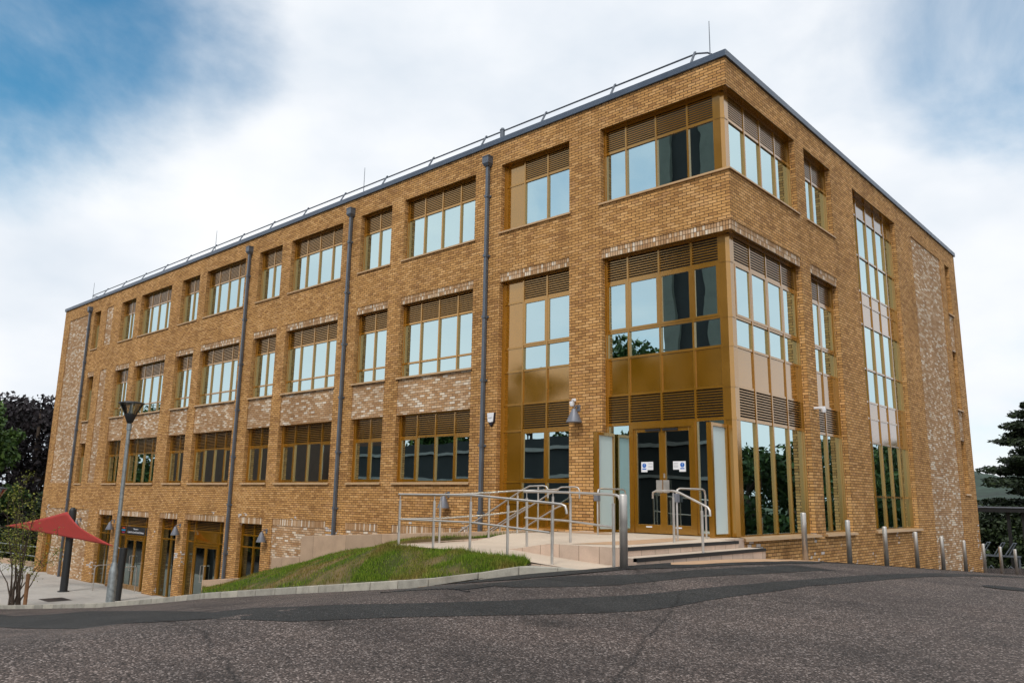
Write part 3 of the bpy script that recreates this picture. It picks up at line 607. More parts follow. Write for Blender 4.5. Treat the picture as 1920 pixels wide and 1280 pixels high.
# bronze corner posts of the two corner windows
for za, zb in ((7.40,9.47),(-.995,5.88)):
    mb = MB(); mb.prism([(-.42,.20),(-.27,.20),(-.20,.27),(-.20,.42),(-.30,.42),(-.42,.32)], za, zb)
    zz = [8.81] if za > 5 else [1.58,2.31,3.24,3.92,5.23]
    for z in zz: mb.prism([(-.42,.188),(-.265,.188),(-.188,.265),(-.188,.42),(-.2,.42),(-.2,.27),(-.27,.2),(-.42,.2)], z-.03, z+.03)
    part('corner_post', mb, 'gold', B)
# bronze plinth under the front glazing of E
# main entrance: double doors in bay F
DX0, DX1, DZ0, DZ1 = -2.97, -1.16, -1.0, 1.55
mb = MB(); y0, y1 = .16, .285
mb.box(DX0+.026,DX0+.11,y0,y1,DZ0,DZ1); mb.box(DX1-.11,DX1-.026,y0,y1,DZ0,DZ1); mb.box(DX0+.11,DX1-.11,y0,y1,DZ1-.1,DZ1)
part('door_frame', mb, 'gold', B)
cxd = (DX0+DX1)/2
def leaf(parent, x0, x1, z0, z1, y, hx, sgn, plates=True, nm='door'):
    s = .085; mb = MB()
    mb.box(x0,x0+s,y,y+.06,z0,z1); mb.box(x1-s,x1,y,y+.06,z0,z1); mb.box(x0+s,x1-s,y,y+.06,z0,z0+.2); mb.box(x0+s,x1-s,y,y+.06,z1-s,z1)
    o = part(nm, mb, 'gold', parent, bevel=.004); pw = -parent_world(o)
    g = MB(); g.quad((x0+s,y+.03,z0+.2),(x1-s,y+.03,z0+.2),(x1-s,y+.03,z1-s),(x0+s,y+.03,z1-s)); part('pane', g, 'low_glass', o)
    if plates:
        c = MB(); c.box(hx-.0,hx+sgn*.0+.001,y-.01,y,z0,z0+.001)
        h = MB(); xa, xb = sorted((hx, hx+sgn*.16)); h.box(xa,xb,y-.016,y-.004,z0+.93,z0+1.22); part('push_plate', h, 'steel', o)
        k = MB(); xa, xb = sorted((hx+sgn*.02, hx+sgn*.42)); k.box(xa,xb,y-.05,y-.003,z1-.07,z1-.02); part('door_closer', k, 'black', o)
        q = MB(); xa, xb = sorted((hx+sgn*.3, hx+sgn*.46)); q.box(xa,xb,y-.012,y-.003,z0+.13,z0+.16); part('floor_latch', q, 'white', o)
    return o
leaf(B, DX0+.113, cxd-.004, DZ0+.01, DZ1-.103, .19, cxd-.015, -1)
dr = leaf(B, cxd+.004, DX1-.113, DZ0+.01, DZ1-.103, .19, cxd+.015, 1)
mb = MB(); mb.box(cxd+.025,cxd+.065,.178,.188,.28,.38); part('lock', mb, 'steel', dr)
# lower-floor doors
for a, nm in ((-31.93, 1), (-25.18, 2)):
    mb = MB(); x0, x1 = a+.62, a+2.7
    mb.box(x0+.026,x0+.09,.17,.285,-4.6,-2.24); mb.box(x1-.09,x1-.026,.17,.285,-4.6,-2.24); mb.box(x0+.09,x1-.09,.17,.285,-2.33,-2.24); part('door_frame', mb, 'gold', B)
    mid = (x0+x1)/2
    l = leaf(B, x0+.093, mid-.004, -4.58, -2.333, .19, 0, 1, False); r_ = leaf(B, mid+.004, x1-.093, -4.58, -2.333, .19, 0, 1, False)
    for (o, hx) in ((l, mid-.13), (r_, mid+.13)):
        h = MB(); h.tube([(hx,.185,-3.75),(hx,.10,-3.75),(hx,.10,-3.1),(hx,.185,-3.1)], .017, 8); part('handle', h, 'steel', o, smooth=True)
for a0, a1 in ((-41.6,-40.42),(-37.93,-37.27)):
    mb = MB(); mb.box(a0,a1,.19,.25,-4.6,-2.36); mb.box(a0+.04,a0+.1,.17,.19,-4.58,-2.37); mb.box(a1-.1,a1-.04,.17,.19,-4.58,-2.37); mb.box(a0+.1,a1-.1,.17,.19,-2.43,-2.37)
    d_ = part('door', mb, 'gold_panel', B); h = MB(); h.tube([(a1-.16,.19,-3.7),(a1-.16,.12,-3.7),(a1-.16,.12,-3.3),(a1-.16,.19,-3.3)], .014, 8); part('handle', h, 'steel', d_)
# glazed side screens standing out from the doors
for x, ya, yb, top in ((-3.46,-.56,.17,1.36),(-.44,-.56,.17,1.44)):
    mb = MB(); t = .06
    mb.box(x-t,x+t,ya,ya+.075,-1.0,top); mb.box(x-t,x+t,yb-.05,yb,-1.0,top); mb.box(x-t,x+t,ya+.075,yb-.05,top-.07,top); mb.box(x-t,x+t,ya+.075,yb-.05,-1.0,-.92)
    o = part('side_screen', mb, 'gold', B); g = MB(); g.box(x-.02,x+.02,ya+.075,yb-.05,-.92,top-.07); part('frosted_pane', g, 'frosted', o)
# rainwater pipes
for x, zb in ((-38.42,-4.6),(-21.45,-4.6),(-14.52,-4.4),(-7.74,-2.6)):
    mb = MB(); mb.box(x-.05,x+.05,-.135,-.035,zb,9.56); o = part('downpipe', mb, 'pipe', B, bevel=.012)
    h = MB(); h.hexa([(x-.07,-.16,9.54),(x+.07,-.16,9.54),(x+.07,-.004,9.54),(x-.07,-.004,9.54)], [(x-.125,-.21,9.63),(x+.125,-.21,9.63),(x+.125,-.004,9.63),(x-.125,-.004,9.63)]); h.box(x-.125,x+.125,-.21,-.004,9.63,9.83); h.box(x-.138,x+.138,-.222,-.003,9.83,9.855)
    part('hopper', h, 'pipe', o)
    z = 8.6
    while z > zb+.5:
        c = MB(); c.box(x-.064,x+.064,-.153,-.02,z-.04,z+.04); c.box(x-.1,x+.1,-.03,-.004,z-.02,z+.02); part('pipe_collar', c, 'pipe', o); z -= 1.85
# roof rail
rl = MB(); rl.tube([(-39.3,1.9,10.8),(-39.75,.7,10.83),(-39.9,.45,10.83),(-39.7,.4,10.83)]+[(x,.4,10.83) for x in np.linspace(-38,-2.2,30)]+[(-1.2,.4,10.83),(-.95,.42,10.84),(-.72,.55,10.83),(-.6,.8,10.8),(-.5,1.2,10.7),(-.45,1.9,10.4)], .024, 8)
ro = part('roof_rail', rl, 'pipe', B, smooth=True)
x = -.98
for i in range(16):
    p = MB(); p.hexa([(x-.03,.06,10.33),(x+.03,.06,10.33),(x+.03,.1,10.33),(x-.03,.1,10.33)], [(x-.025,.36,10.88),(x+.025,.36,10.88),(x+.025,.40,10.88),(x-.025,.40,10.88)]); part('rail_post', p, 'pipe', ro); x -= 2.435
for x in (-.63,-14.66,-25.67,-40.0):
    p = MB(); p.tube([(x,.5,10.3),(x,.5,11.65)], [.016,.009], 6); part('lightning_rod', p, 'pipe', B)
p = MB(); p.tube([(-7.62,.4,10.1),(-7.62,.4,10.86)], .075, 12); p.tube([(-7.62,.4,10.86),(-7.62,.4,10.93)], [.09,.05], 12); part('vent_pipe', p, 'pipe', B, smooth=True)

# ------------------------------------------------------------------ fixtures on the walls
def wall_lamp(x, z, label, r=.175):
    t = thing('wall_lamp', label, 'wall lamp', (x,0,z), 'conical grey wall lamps')
    c = MB(); c.lathe([(.02,.17),(.05,.16),(r,-.16),(r,-.185),(r-.015,-.185)], 20, (x,-.2,z)); part('shade', c, 'lamp_grey', t, smooth=True)
    d = MB(); d.lathe([(.001,-.165),(r-.02,-.165)], 20, (x,-.2,z)); part('diffuser', d, 'diffuser', t)
    a = MB(); a.tube([(x,-.2,z+.18),(x,-.12,z+.25),(x,-.01,z+.22)], .016, 8); a.box(x-.05,x+.05,-.02,-.002,z+.12,z+.28); part('bracket', a, 'lamp_grey', t)
wall_lamp(-36.5,-1.85,'grey conical wall lamp on pale brick behind the red sail mast')
wall_lamp(-32.27,-1.8,'grey conical wall lamp on the pier left of the tall street lamp')
wall_lamp(-25.51,-1.78,'grey conical wall lamp on the narrow pier left of the bronze terrace door')
wall_lamp(-18.72,-1.75,'grey conical wall lamp beside the blind pale brick panel')
wall_lamp(-9.11,-.36,'grey conical wall lamp seen behind the ramp handrail')
wall_lamp(-4.38,1.85,'grey conical wall lamp on the entrance pier under a camera', .2)
t = thing('security_camera', 'white dome security camera above the conical lamp on the entrance pier', 'security camera', (-4.43,0,2.2), 'white security cameras')
m_ = MB(); m_.tube([(-4.5,-.002,2.25),(-4.5,-.1,2.25),(-4.36,-.2,2.24)], .035, 10); part('arm', m_, 'white', t, smooth=True)
m_ = MB(); m_.lathe([(.001,-.1),(.05,-.08),(.065,-.02),(.065,.04),(.001,.045)], 16, (-4.5,-.13,2.17)); part('dome', m_, 'white', t, smooth=True)
t = thing('security_camera', 'white security camera on a long arm on the side wall pier', 'security camera', (0,4.25,2.1), 'white security cameras')
m_ = MB(); m_.box(.002,.3,4.2,4.26,2.13,2.19); part('arm', m_, 'white', t, bevel=.015)
m_ = MB(); m_.lathe([(.001,-.09),(.045,-.07),(.06,-.02),(.06,.03),(.001,.035)], 16, (.25,4.23,2.1)); part('dome', m_, 'white', t, smooth=True)
t = thing('alarm_box', 'white and navy shield-shaped alarm box on the brick pier', 'alarm box', (-7.43,0,1.93))
def shield(y0, y1, k, z0, z1):
    pts = [(-.13*k,.17),(.13*k,.17),(.10*k,-.08),(.0,-.2),(-.10*k,-.08)]
    pts = [(x, min(max(z, z0), z1)) for x, z in pts]
    mb = MB(); n = len(pts); mb.add([(-7.43+x,y0,1.93+z) for x,z in pts]+[(-7.43+x*1.06,y1,1.93+z*1.05) for x,z in pts], [tuple(range(n)), tuple(range(2*n-1,n-1,-1))]+[(i,i+n,(i+1)%n+n,(i+1)%n) for i in range(n)]); return mb
part('backing', shield(-.07,-.002,1.,-.2,.17), 'navy', t); part('cover', shield(-.09,-.071,.95,-.1,.165), 'white', t, bevel=.008)
text('ALARM', .045, 'text_grey', t, (0,-.0935,.03), (R(90),0,0))
# sign over the lower entrance
t = thing('entrance_sign', 'black sign board with white lettering over the lower entrance doors', 'sign', (-30.27,.2,-1.985))
mb = MB(); mb.box(-31.9,-31.34,.196,.204,-2.16,-1.81); mb.box(-31.28,-29.26,.196,.204,-2.16,-1.81); mb.box(-29.2,-28.66,.196,.204,-2.16,-1.81); part('board', mb, 'black', t)
text('Welcome to', .105, 'white', t, (0,-.009,.08), (R(90),0,0)); text('Centre for Law & Social Sciences', .128, 'white', t, (0,-.009,-.065), (R(90),0,0))
for z, m_, wd in ((.1,'red_print',.3),(.0,'blue_print',.42),(-.1,'pink_print',.28)):
    q = MB(); q.box(-31.62-wd/2,-31.62+wd/2,.19,.1955,-1.985+z-.03,-1.985+z+.03); part('logo', q, m_, t)
for (x, s, lab) in ((cxd-.4, 1, 'white notice with blue exclamation circle on the left entrance door'), (cxd+.4, -1, 'white notice with blue exclamation circle on the right entrance door')):
    t = thing('door_notice', lab, 'notice', (x,.2,.5), 'notices on the entrance doors')
    q = MB(); x0 = x-s*.19; 
    def bx(a, b_, z0, z1, y0=.205, y1=.21, mb=None): 
        a, b_ = sorted((x-s*.2+s*a, x-s*.2+s*b_)); mb.box(a, b_, y0, y1, z0, z1)
    bx(0,.17,.42,.66,mb=q); part('sheet', q, 'white', t)
    q = MB(); bx(.171,.33,.47,.66,mb=q); part('sheet', q, 'white', t)
    q = MB(); cxn = x-s*.2+s*.085
    q.add([(cxn+.055*math.cos(k*R(15)), .2035, .575+.055*math.sin(k*R(15))) for k in range(24)], [tuple(range(24))]); part('symbol', q, 'blue', t)
    text('!', .1, 'white', t, (cxn-x,.0025,.077), (R(90),0,0), extr=.0005)
    q = MB(); bx(.03,.14,.48,.505,.2025,.2045,mb=q); part('caption', q, 'blue', t)
    q = MB()
    for z in (.62,.6,.56,.54,.52): bx(.2,.31,z,z+.006,.2025,.2045,mb=q)
    part('print', q, 'text_grey', t)

# ------------------------------------------------------------------ entrance platform, ramp, steps
def zpav(x, y):
    x = np.asarray(x, float); y = np.asarray(y, float)
    t = np.clip((x+2.1)/1.2, 0, 1); t = t*t*(3-2*t); k = np.clip((-2.6-y)/1.6, 0, 1); k = k*k*(3-2*k)
    return -1.0-.14*(1-t)*k
def zlow(x, y): return np.interp(x, [-4.3,-2.0,-.3,.35], [-1.14,-1.14,-1.255,-1.285]) + 0*np.asarray(y)
up = grid(np.linspace(-4.2,.0,40), lambda x: np.linspace(-5.2,.215,40), zpav)
lw = grid(np.linspace(-4.2,.55,30), lambda x: np.linspace(-6.2+.0*x,-5.2,6), lambda x, y: zlow(x, y))
up.add(lw.v, lw.f)
struct('ramp', up, 'ramp')
mb = MB()
for i in range(12):     # low stone side of the platform above the ramp
    xa, xb = -2.0+i*2.44/12, -2.0+(i+1)*2.44/12
    mb.quad((xa,-5.201,float(zlow(xa,0))-.02),(xb,-5.201,float(zlow(xb,0))-.02),(xb,-5.201,float(zpav(xb,-5.2))),(xa,-5.201,float(zpav(xa,-5.2))))
mb.quad((-4.2,-6.2,-1.9),(-4.2,-6.2,-1.14),(-4.2,.2,-1.0),(-4.2,.2,-1.9)); mb.quad((-4.2,-6.2,-1.9),(.5,-6.2,-1.5),(.5,-6.2,-1.29),(-4.2,-6.2,-1.14))
mb.quad((.0,-1.2,-1.7),(.0,-.003,-1.7),(.0,-.003,-1.0),(.0,-1.2,-1.0))
struct('ramp_edge', mb, 'stone_riser')
st = thing('entrance_steps', 'two shallow cream stone steps with black nosings below the entrance', 'steps', (.6,-3.2,-1.2))
for x0, x1, ya, yb, z0, z1 in ((.0,.45,-5.2,-1.15,-1.6,-1.0),(.451,.80,-5.3,-.7,-1.7,-1.14)):
    mb = MB(); mb.box(x0,x1-.012,ya,yb,z0,z1-(.003 if x0 == 0 else 0)-.0); part('step', mb, 'stone_riser', st)
    mb = MB(); mb.box(x1-.075,x1+.004,ya,yb,z1-.052,z1+.004); part('nosing', mb, 'black', st)
    if x0 > -1: mb = MB(); mb.box(x0+.001,x1-.076,ya+.01,yb-.01,z1,z1+.003); part('tread', mb, 'ramp', st)
# tan panels on the platform
mb = MB(); mb.quad((-.75,-5.0,-.996),(.02,-4.4,-.996),(-.35,-1.3,-.996),(-.95,-1.3,-.996)); struct('tan_paving', mb, 'tan')
mb = MB(); mb.quad((-4.0,-1.35,-.996),(-2.62,-1.3,-.996),(-2.75,-.62,-.996),(-4.0,-.62,-.996)); struct('tan_paving', mb, 'tan')
for o in (('left',),): pass
def handrail(label, rails, posts, cat='handrail', r=.021, group='brushed steel handrails', name='handrail', pr=.024):
    t = thing(name, label, cat, tuple(posts[0][0]), group)
    for k, pth in enumerate(rails):
        mb = MB(); mb.tube(pth, r if k == 0 else r*.85, 10); part('rail', mb, 'steel', t, smooth=True)
    for (b0, t0) in posts:
        b0 = Vector(b0); t0 = Vector(t0); n = (t0-b0).length
        mb = MB(); mb.tube([b0, b0+(t0-b0)*.885], pr, 12); mb.tube([b0+(t0-b0)*.885, t0], .009, 8); part('post', mb, 'steel', t, smooth=True)
    return t
# outer rail along the ramp
p1 = [(-3.91,-6.18,-1.14),(-2.93,-6.2,-1.14),(-2.02,-6.18,-1.15),(-1.2,-6.12,-1.2),(-.28,-6.08,-1.26)]
tp = [(-3.95,-6.18,-.2),(-2.93,-6.2,-.2),(-1.95,-6.18,-.2),(-1.2,-6.12,-.25),(-.28,-6.08,-.31),(-.1,-6.07,-.325),(-.03,-6.065,-.35),(-.01,-6.06,-.42),(-.005,-6.06,-.47)]
md = [(-3.91,-6.18,-.66),(-2.93,-6.2,-.66),(-2.02,-6.18,-.66),(-1.2,-6.12,-.71),(-.33,-6.08,-.77)]
handrail('long steel handrail with five posts along the front edge of the ramp', [tp, md], [(a_, (a_[0],a_[1],float(np.interp(a_[0],[q[0] for q in tp[:6]],[q[2] for q in tp[:6]])))) for a_ in p1])
# back rail beside the grass strip
q1 = [(-4.12,-4.95,-1.14),(-4.14,-3.5,-1.07)]
handrail('steel handrail with thin posts along the grass strip behind the ramp', [[(-4.0,-6.1,-.2),(-4.1,-4.95,-.2),(-4.14,-3.5,-.13),(-4.12,-2.6,-.07),(-3.4,-2.1,-.05)],[(-4.05,-6.0,-.66),(-4.1,-4.95,-.66),(-4.14,-3.5,-.6),(-4.12,-2.6,-.52)]],
         [((a_[0],a_[1],a_[2]),(a_[0],a_[1],-.2 if a_[1] < -4 else -.13)) for a_ in q1]+[((-4.12,-2.6,-1.0),(-4.12,-2.6,-.07))])
# inner rail above the stone edge, ending at the bollard
handrail('steel handrail over the stone edge between ramp and platform, bent down by a bollard', [[(-1.92,-3.9,-.06),(-1.85,-4.9,-.12),(-1.72,-5.12,-.12),(-1.5,-5.16,-.12),(-.6,-5.3,-.13),(.3,-5.72,-.15),(.92,-6.04,-.17),(1.01,-6.09,-.19),(1.05,-6.11,-.26),(1.055,-6.112,-.36)],[(-1.66,-5.16,-.58),(-.6,-5.3,-.6),(.3,-5.72,-.63),(.86,-6.0,-.65)]],
         [((-1.66,-5.1,-1.09),(-1.66,-5.12,-.12)),((-1.3,-4.3,-1.02),(-1.3,-4.3,-.1)),((-1.88,-4.1,-1.07),(-1.88,-4.1,-.08)),((.86,-6.02,-1.25),(.86,-6.02,-.17))])
# steps rail
handrail('short steel handrail sloping down the two entrance steps', [[(-.52,-2.72,-.2),(-.5,-2.74,-.09),(-.42,-2.76,-.06),(.06,-2.92,-.06),(.2,-2.96,-.09),(.72,-3.08,-.29),(.86,-3.11,-.35),(.9,-3.12,-.4),(.905,-3.12,-.5)]], [((.05,-2.92,-1.0),(.05,-2.92,-.07)),((.73,-3.09,-1.24),(.73,-3.09,-.3))])
def guard(x, ya, yb, zt, label):
    t = thing('door_guard_rail', label, 'guard rail', (x,ya,-1.0), 'door guard rails')
    mb = MB(); mb.tube([(x,ya,-1.0),(x,ya,zt-.12),(x,ya+.03,zt-.03),(x,ya+.12,zt),(x,yb-.12,zt),(x,yb-.03,zt-.03),(x,yb,zt-.12),(x,yb,-1.0)], .02, 10); part('hoop', mb, 'steel', t, smooth=True)
    mb = MB(); mb.box(x-.06,x+.04,ya-.07,ya+.05,zt-.27,zt-.1); part('push_button', mb, 'lamp_grey', t, bevel=.006)
guard(-.36,-2.1,-.95,.0,'steel hoop guard rail right of the entrance doors, with push pad'); guard(-2.68,-1.55,-.45,.0,'steel hoop guard rail left of the entrance doors, with push pad')
# stairs down to the plaza between wall and facade
sb = MB()
for i in range(24):
    x1 = -4.2-i*.3; z = -1.0-(i+1)*.15
    sb.box(x1-.3, x1, -1.62, -.004, LV, z)
so_ = part('stairs', sb, 'ramp'); tag(so_, 'straight concrete stairs running down along the brick facade behind the retaining wall', 'stairs')
for y, lab in ((-1.5,'sloping double steel stair handrail nearest the retaining wall'),(-.28,'sloping double steel stair handrail nearest the bronze window bay')):
    t = thing('stair_handrail', lab, 'handrail', (-4.7,y,-1.0), 'stair handrails')
    for dz in (0,-.45):
        mb = MB()
        pth = [(-4.15,y,-.22+dz),(-4.15,y,-.02+dz),(-4.2,y,.04+dz),(-4.3,y,.06+dz),(-4.72,y,.05+dz),(-4.95,y,-.04+dz)]+[(-4.95-k*.6,y,-.04+dz-k*.3) for k in range(1,11)]
        mb.tube(pth if dz == 0 else pth[4:], .021, 10); part('rail', mb, 'steel', t, smooth=True)
    for x, z in ((-4.45,-1.0),(-6.8,-2.2),(-9.2,-3.4)):
        mb = MB(); mb.tube([(x,y,z),(x,y,(.05 if x > -4.6 else -.04-(-4.95-x)*.5))], .02, 10); part('post', mb, 'steel', t)
# bollards along the side wall
bol = thing('bollard', 'first steel bollard from the entrance steps, at the end of the tan paving', 'bollard', (.85,1.1,zc(.85,1.1)), 'steel bollards along the side wall')
mb = MB(); mb.lathe([(.057,-.1),(.057,1.0),(.05,1.018),(.02,1.025),(.001,1.026)], 20); ob('tube', mb.mesh('tube','steel'), bol, smooth=True)
labs = ['second steel bollard from the steps, before the two-light window','third steel bollard, under the tall stair window','fourth steel bollard, right of the tall stair window sill','fifth steel bollard, left edge of the lime-washed brick strip','sixth steel bollard, in front of the lime-washed strip','seventh steel bollard, at the far corner of the building','eighth steel bollard, just beyond the far corner','ninth and farthest steel bollard, at the right edge of the photo']
for i, lb in enumerate(labs):
    y = 1.05+2.65*(i+1); c = copy_tree(bol); c.location = (.85,y,zc(.85,y)); c['label'] = lb
c = copy_tree(bol); c.location = (1.16,-6.2,zc(1.16,-6.2)); c['label'] = 'nearest steel bollard, standing at the foot of the ramp handrail'; c.scale = (1.05,1.05,1.04)

# retaining walls
def wallblock(name, label, b, t, m='stone_wall'):
    mb = MB(); mb.hexa(b, t); o = part(name, mb, m, bevel=.012); return tag(o, label, 'wall', 'stepped buff retaining walls')
wallblock('retaining_wall', 'long buff concrete retaining wall behind the grass bank', [(-13.45,-2.0,-3.6),(-4.21,-2.0,-1.9),(-4.21,-1.64,-1.9),(-13.45,-1.64,-3.6)], [(-13.45,-2.0,-1.46),(-4.21,-2.0,-.95),(-4.21,-1.64,-.95),(-13.45,-1.64,-1.46)])
wallblock('retaining_wall', 'small middle block of the buff retaining wall', [(-15.0,-2.02,-4.2),(-13.452,-2.02,-3.6),(-13.452,-1.5,-3.6),(-15.0,-1.5,-4.2)], [(-15.0,-2.02,-2.19),(-13.452,-2.02,-2.07),(-13.452,-1.5,-2.07),(-15.0,-1.5,-2.19)])
wallblock('retaining_wall', 'lowest buff wall block beside the lower terrace door', [(-19.3,-2.04,-4.7),(-15.002,-2.04,-4.2),(-15.002,-1.3,-4.2),(-19.3,-1.3,-4.7)], [(-19.3,-2.04,-3.2),(-15.002,-2.04,-2.77),(-15.002,-1.3,-2.77),(-19.3,-1.3,-3.2)])
# grass bank
def zgrass(x, y):
    x = np.asarray(x, float); y = np.asarray(y, float)
    y0 = ykerb(x)+.12; z0 = zkerb(x)+.115
    r = x > -4.2
    y1 = np.where(r, -6.2, -2.0); z1 = np.where(r, np.interp(x, [-4.2,-2.1,.35], [-1.16,-1.16,-1.30]), np.interp(x, [-20,-19,-17,-15,-14,-12.7,-11.5,-10.2,-9,-7,-4.2], [-3.85,-3.72,-3.38,-2.98,-2.68,-2.33,-2.0,-1.76,-1.6,-1.36,-1.08]))
    p = np.where(r, 1.3, np.interp(x, [-14,-10,-7,-5,-4.2], [1.0,1.5,3.0,6.0,8.0]))
    s_ = np.clip((y-y0)/np.maximum(y1-y0, .02), 0, 1)
    z = z0+(z1-z0)*(1-(1-s_)**p)+.05*np.sin(np.pi*s_)*np.clip(y1-y0, 0, 1)
    return z+.025*np.sin(x*2.1+y*1.3)*np.sin(np.pi*s_)+.015*np.sin(x*5.3-y*4.1)*np.sin(np.pi*s_)
def ybank(x): return -6.4+(-10.8-x)/8.5*4.36     # where the bank stops against the paved slope
def grows(x):
    lo = max(float(ykerb(x))+.12, ybank(x)); hi = -6.2 if x > -4.2 else -2.0
    return np.r_[lo-.03, np.linspace(lo, max(hi, lo+.01), 26)]
def zbank(x, y):
    z = zgrass(x, y); z[:,0] -= .9; return z
gxs = cat_rows(np.linspace(-19.3,-4.201,64), np.linspace(-4.199,-.6,30))
struct('grass_bank', grid(gxs, grows, zbank), 'turf')
n = 70000
gx = RNG.uniform(-19.2,-.62,n*2); 
pr = np.interp(gx, [-19.5,-12,-6,-.7], [.35,.7,1,1]); gx = gx[RNG.random(len(gx)) < pr][:n]; n = len(gx)
lo = np.maximum(ykerb(gx)+.15, ybank(gx)+.02); hi = np.where(gx > -4.2, -6.22, -2.03); gy = lo+(np.maximum(hi, lo+.02)-lo)*RNG.random(n); gz = zgrass(gx, gy)
hgt = RNG.uniform(.02,.05,n)*(1+.8*RNG.random(n)**6); hgt = hgt*(.65+.75*(.5+.5*np.sin(gx*3.1+2*np.sin(gy*2.3))*np.sin(gy*3.7-gx*.8))); edge = (np.abs(gy-lo) < .07) | (np.abs(gy-hi) < .12) | (np.abs(gx+4.25) < .1); hgt = hgt*np.where(edge, 1.7, 1.)
keep = np.ones(n, bool)
for (px, py, pr_) in ((-3.2,-6.75,.55),(-2.1,-6.75,.4),(-4.9,-6.0,.5),(-1.5,-7.1,.35),(-6.8,-5.2,.6),(-8.5,-6.2,.5),(-11,-4.2,.6)):
    keep &= ~((np.hypot(gx-px, (gy-py)*1.6) < pr_*RNG.uniform(.5,1.1,n)) & (RNG.random(n) < .8))
gx, gy, gz, hgt = gx[keep], gy[keep], gz[keep], hgt[keep]; n = len(gx)
ang = RNG.uniform(0,2*np.pi,n); ln = RNG.uniform(.1,.6,n)*hgt; lang = RNG.uniform(0,2*np.pi,n); wd = RNG.uniform(.004,.009,n)
V = np.zeros((n,3,3)); V[:,0] = np.stack([gx-wd*np.cos(ang), gy-wd*np.sin(ang), gz-.01],1); V[:,1] = np.stack([gx+wd*np.cos(ang), gy+wd*np.sin(ang), gz-.01],1); V[:,2] = np.stack([gx+ln*np.cos(lang), gy+ln*np.sin(lang), gz+hgt],1)
def tri_mesh(name, V, m):
    n, k = V.shape[:2]; me = bpy.data.meshes.new(name); me.vertices.add(n*k); me.vertices.foreach_set('co', V.reshape(-1).astype(np.float32)); me.loops.add(n*k); me.loops.foreach_set('vertex_index', np.arange(n*k, dtype=np.int32))
    me.polygons.add(n); me.polygons.foreach_set('loop_start', np.arange(0,n*k,k,dtype=np.int32)); me.update(); me.validate(); me.materials.append(M[m]); return me
tag(ob('grass', tri_mesh('grass', V, 'blades')), kind='stuff')

# ------------------------------------------------------------------ lower plaza furniture
def lamp(x, y, label, ztop=3.2):
    z = float(zplaza(x, y))-.02; t = thing('street_lamp', label, 'street lamp', (x,y,z), 'post-top street lamps')
    mb = MB(); mb.lathe([(.15,0),(.15,1.25),(.14,1.32),(.085,1.62)], 20, (x,y,z)); part('base', mb, 'galv', t, smooth=True)
    zt = ztop-1.12
    mb = MB(); mb.lathe([(.075,1.6),(.066,zt-z-.25),(.09,zt-z-.24),(.09,zt-z-.02),(.06,zt-z)], 18, (x,y,z)); part('pole', mb, 'galv', t, smooth=True)
    mb = MB(); mb.lathe([(.07,0),(.11,.05),(.22,.33),(.22,.34),(.001,.35)], 28, (x,y,zt)); part('lantern_base', mb, 'dark_steel', t, smooth=True)
    mb = MB(); mb.lathe([(.215,.345),(.42,.72)], 28, (x,y,zt)); part('lantern_glass', mb, 'clear_glass', t, smooth=True)
    mb = MB(); mb.lathe([(.001,.71),(.42,.71),(.45,.725),(.44,.76),(.28,.80),(.001,.82)], 28, (x,y,zt)); part('lantern_cap', mb, 'dark_steel', t, smooth=True)
    mb = MB(); mb.lathe([(.1,.35),(.06,.45),(.05,.69)], 14, (x,y,zt)); part('lamp_stem', mb, 'frosted', t, smooth=True)
lamp(-22.05,-3.95,'tall galvanised street lamp with a conical glass lantern in front of the facade',3.36)
lamp(-32.95,-4.97,'second street lamp cut off at the left edge, only its lantern rim showing',.22)
MB_ = MB()
mast_b = (-31.4,-2.22,-4.6)
t = thing('sail_mast', 'thick dark round mast holding the peak of the red shade sail', 'mast', mast_b, 'dark shade sail masts')
mb = MB(); mb.tube([(-31.4,-2.22,-4.62),(-31.43,-2.22,-1.1),(-31.43,-2.22,-1.02),(-31.43,-2.22,-.95)], [.16,.15,.13,.07], 18); part('pole', mb, 'dark_steel', t, smooth=True)
mb = MB(); mb.lathe([(.24,0),(.24,.03),(.17,.035)], 18, mast_b); part('base_plate', mb, 'dark_steel', t)
t = thing('sail_mast', 'short leaning dark mast with a slanted top beside the street lamp', 'mast', (-26.85,-1.75,-4.6), 'dark shade sail masts')
mb = MB(); mb.tube([(-26.85,-1.75,-4.62),(-26.82,-1.7,-2.5)], .15, 18); 
part('pole', mb, 'dark_steel', t, smooth=True)
mb = MB(); mb.tube([(-26.8,-1.72,-2.56),(-27.3,-1.88,-2.46)], .012, 6); part('eye_bolt', mb, 'steel', t)
def sail(name, label, P, m, sag=(.3,.05,.1), n=18):
    P = [Vector(p) for p in P]; mb = MB(); idx = {}
    cen = (P[0]+P[1]+P[2])/3
    for i in range(n+1):
        for j in range(n+1-i):
            a, b_, c = i/n, j/n, 1-i/n-j/n; q = P[0]*a+P[1]*b_+P[2]*c
            pull = 4*(sag[0]*a*b_*(1-c)+sag[1]*b_*c*(1-a)+sag[2]*c*a*(1-b_))
            q = q+(cen-q)*min(pull,.9)*.9; idx[i,j] = len(mb.v); mb.v.append(tuple(q))
    for i in range(n):
        for j in range(n-i):
            mb.f.append((idx[i,j],idx[i+1,j],idx[i,j+1]))
            if j < n-i-1: mb.f.append((idx[i+1,j],idx[i+1,j+1],idx[i,j+1]))
    o = part(name, mb, m, smooth=True); so2 = o.modifiers.new('cloth','SOLIDIFY'); so2.thickness = .008
    return tag(o, label, 'shade sail', 'shade sails')
sail('shade_sail', 'red triangular shade sail stretched between two dark masts', [(-30.95,-2.62,-1.12),(-27.3,-1.9,-2.46),(-36.9,-3.3,-1.92)], 'sail_red')
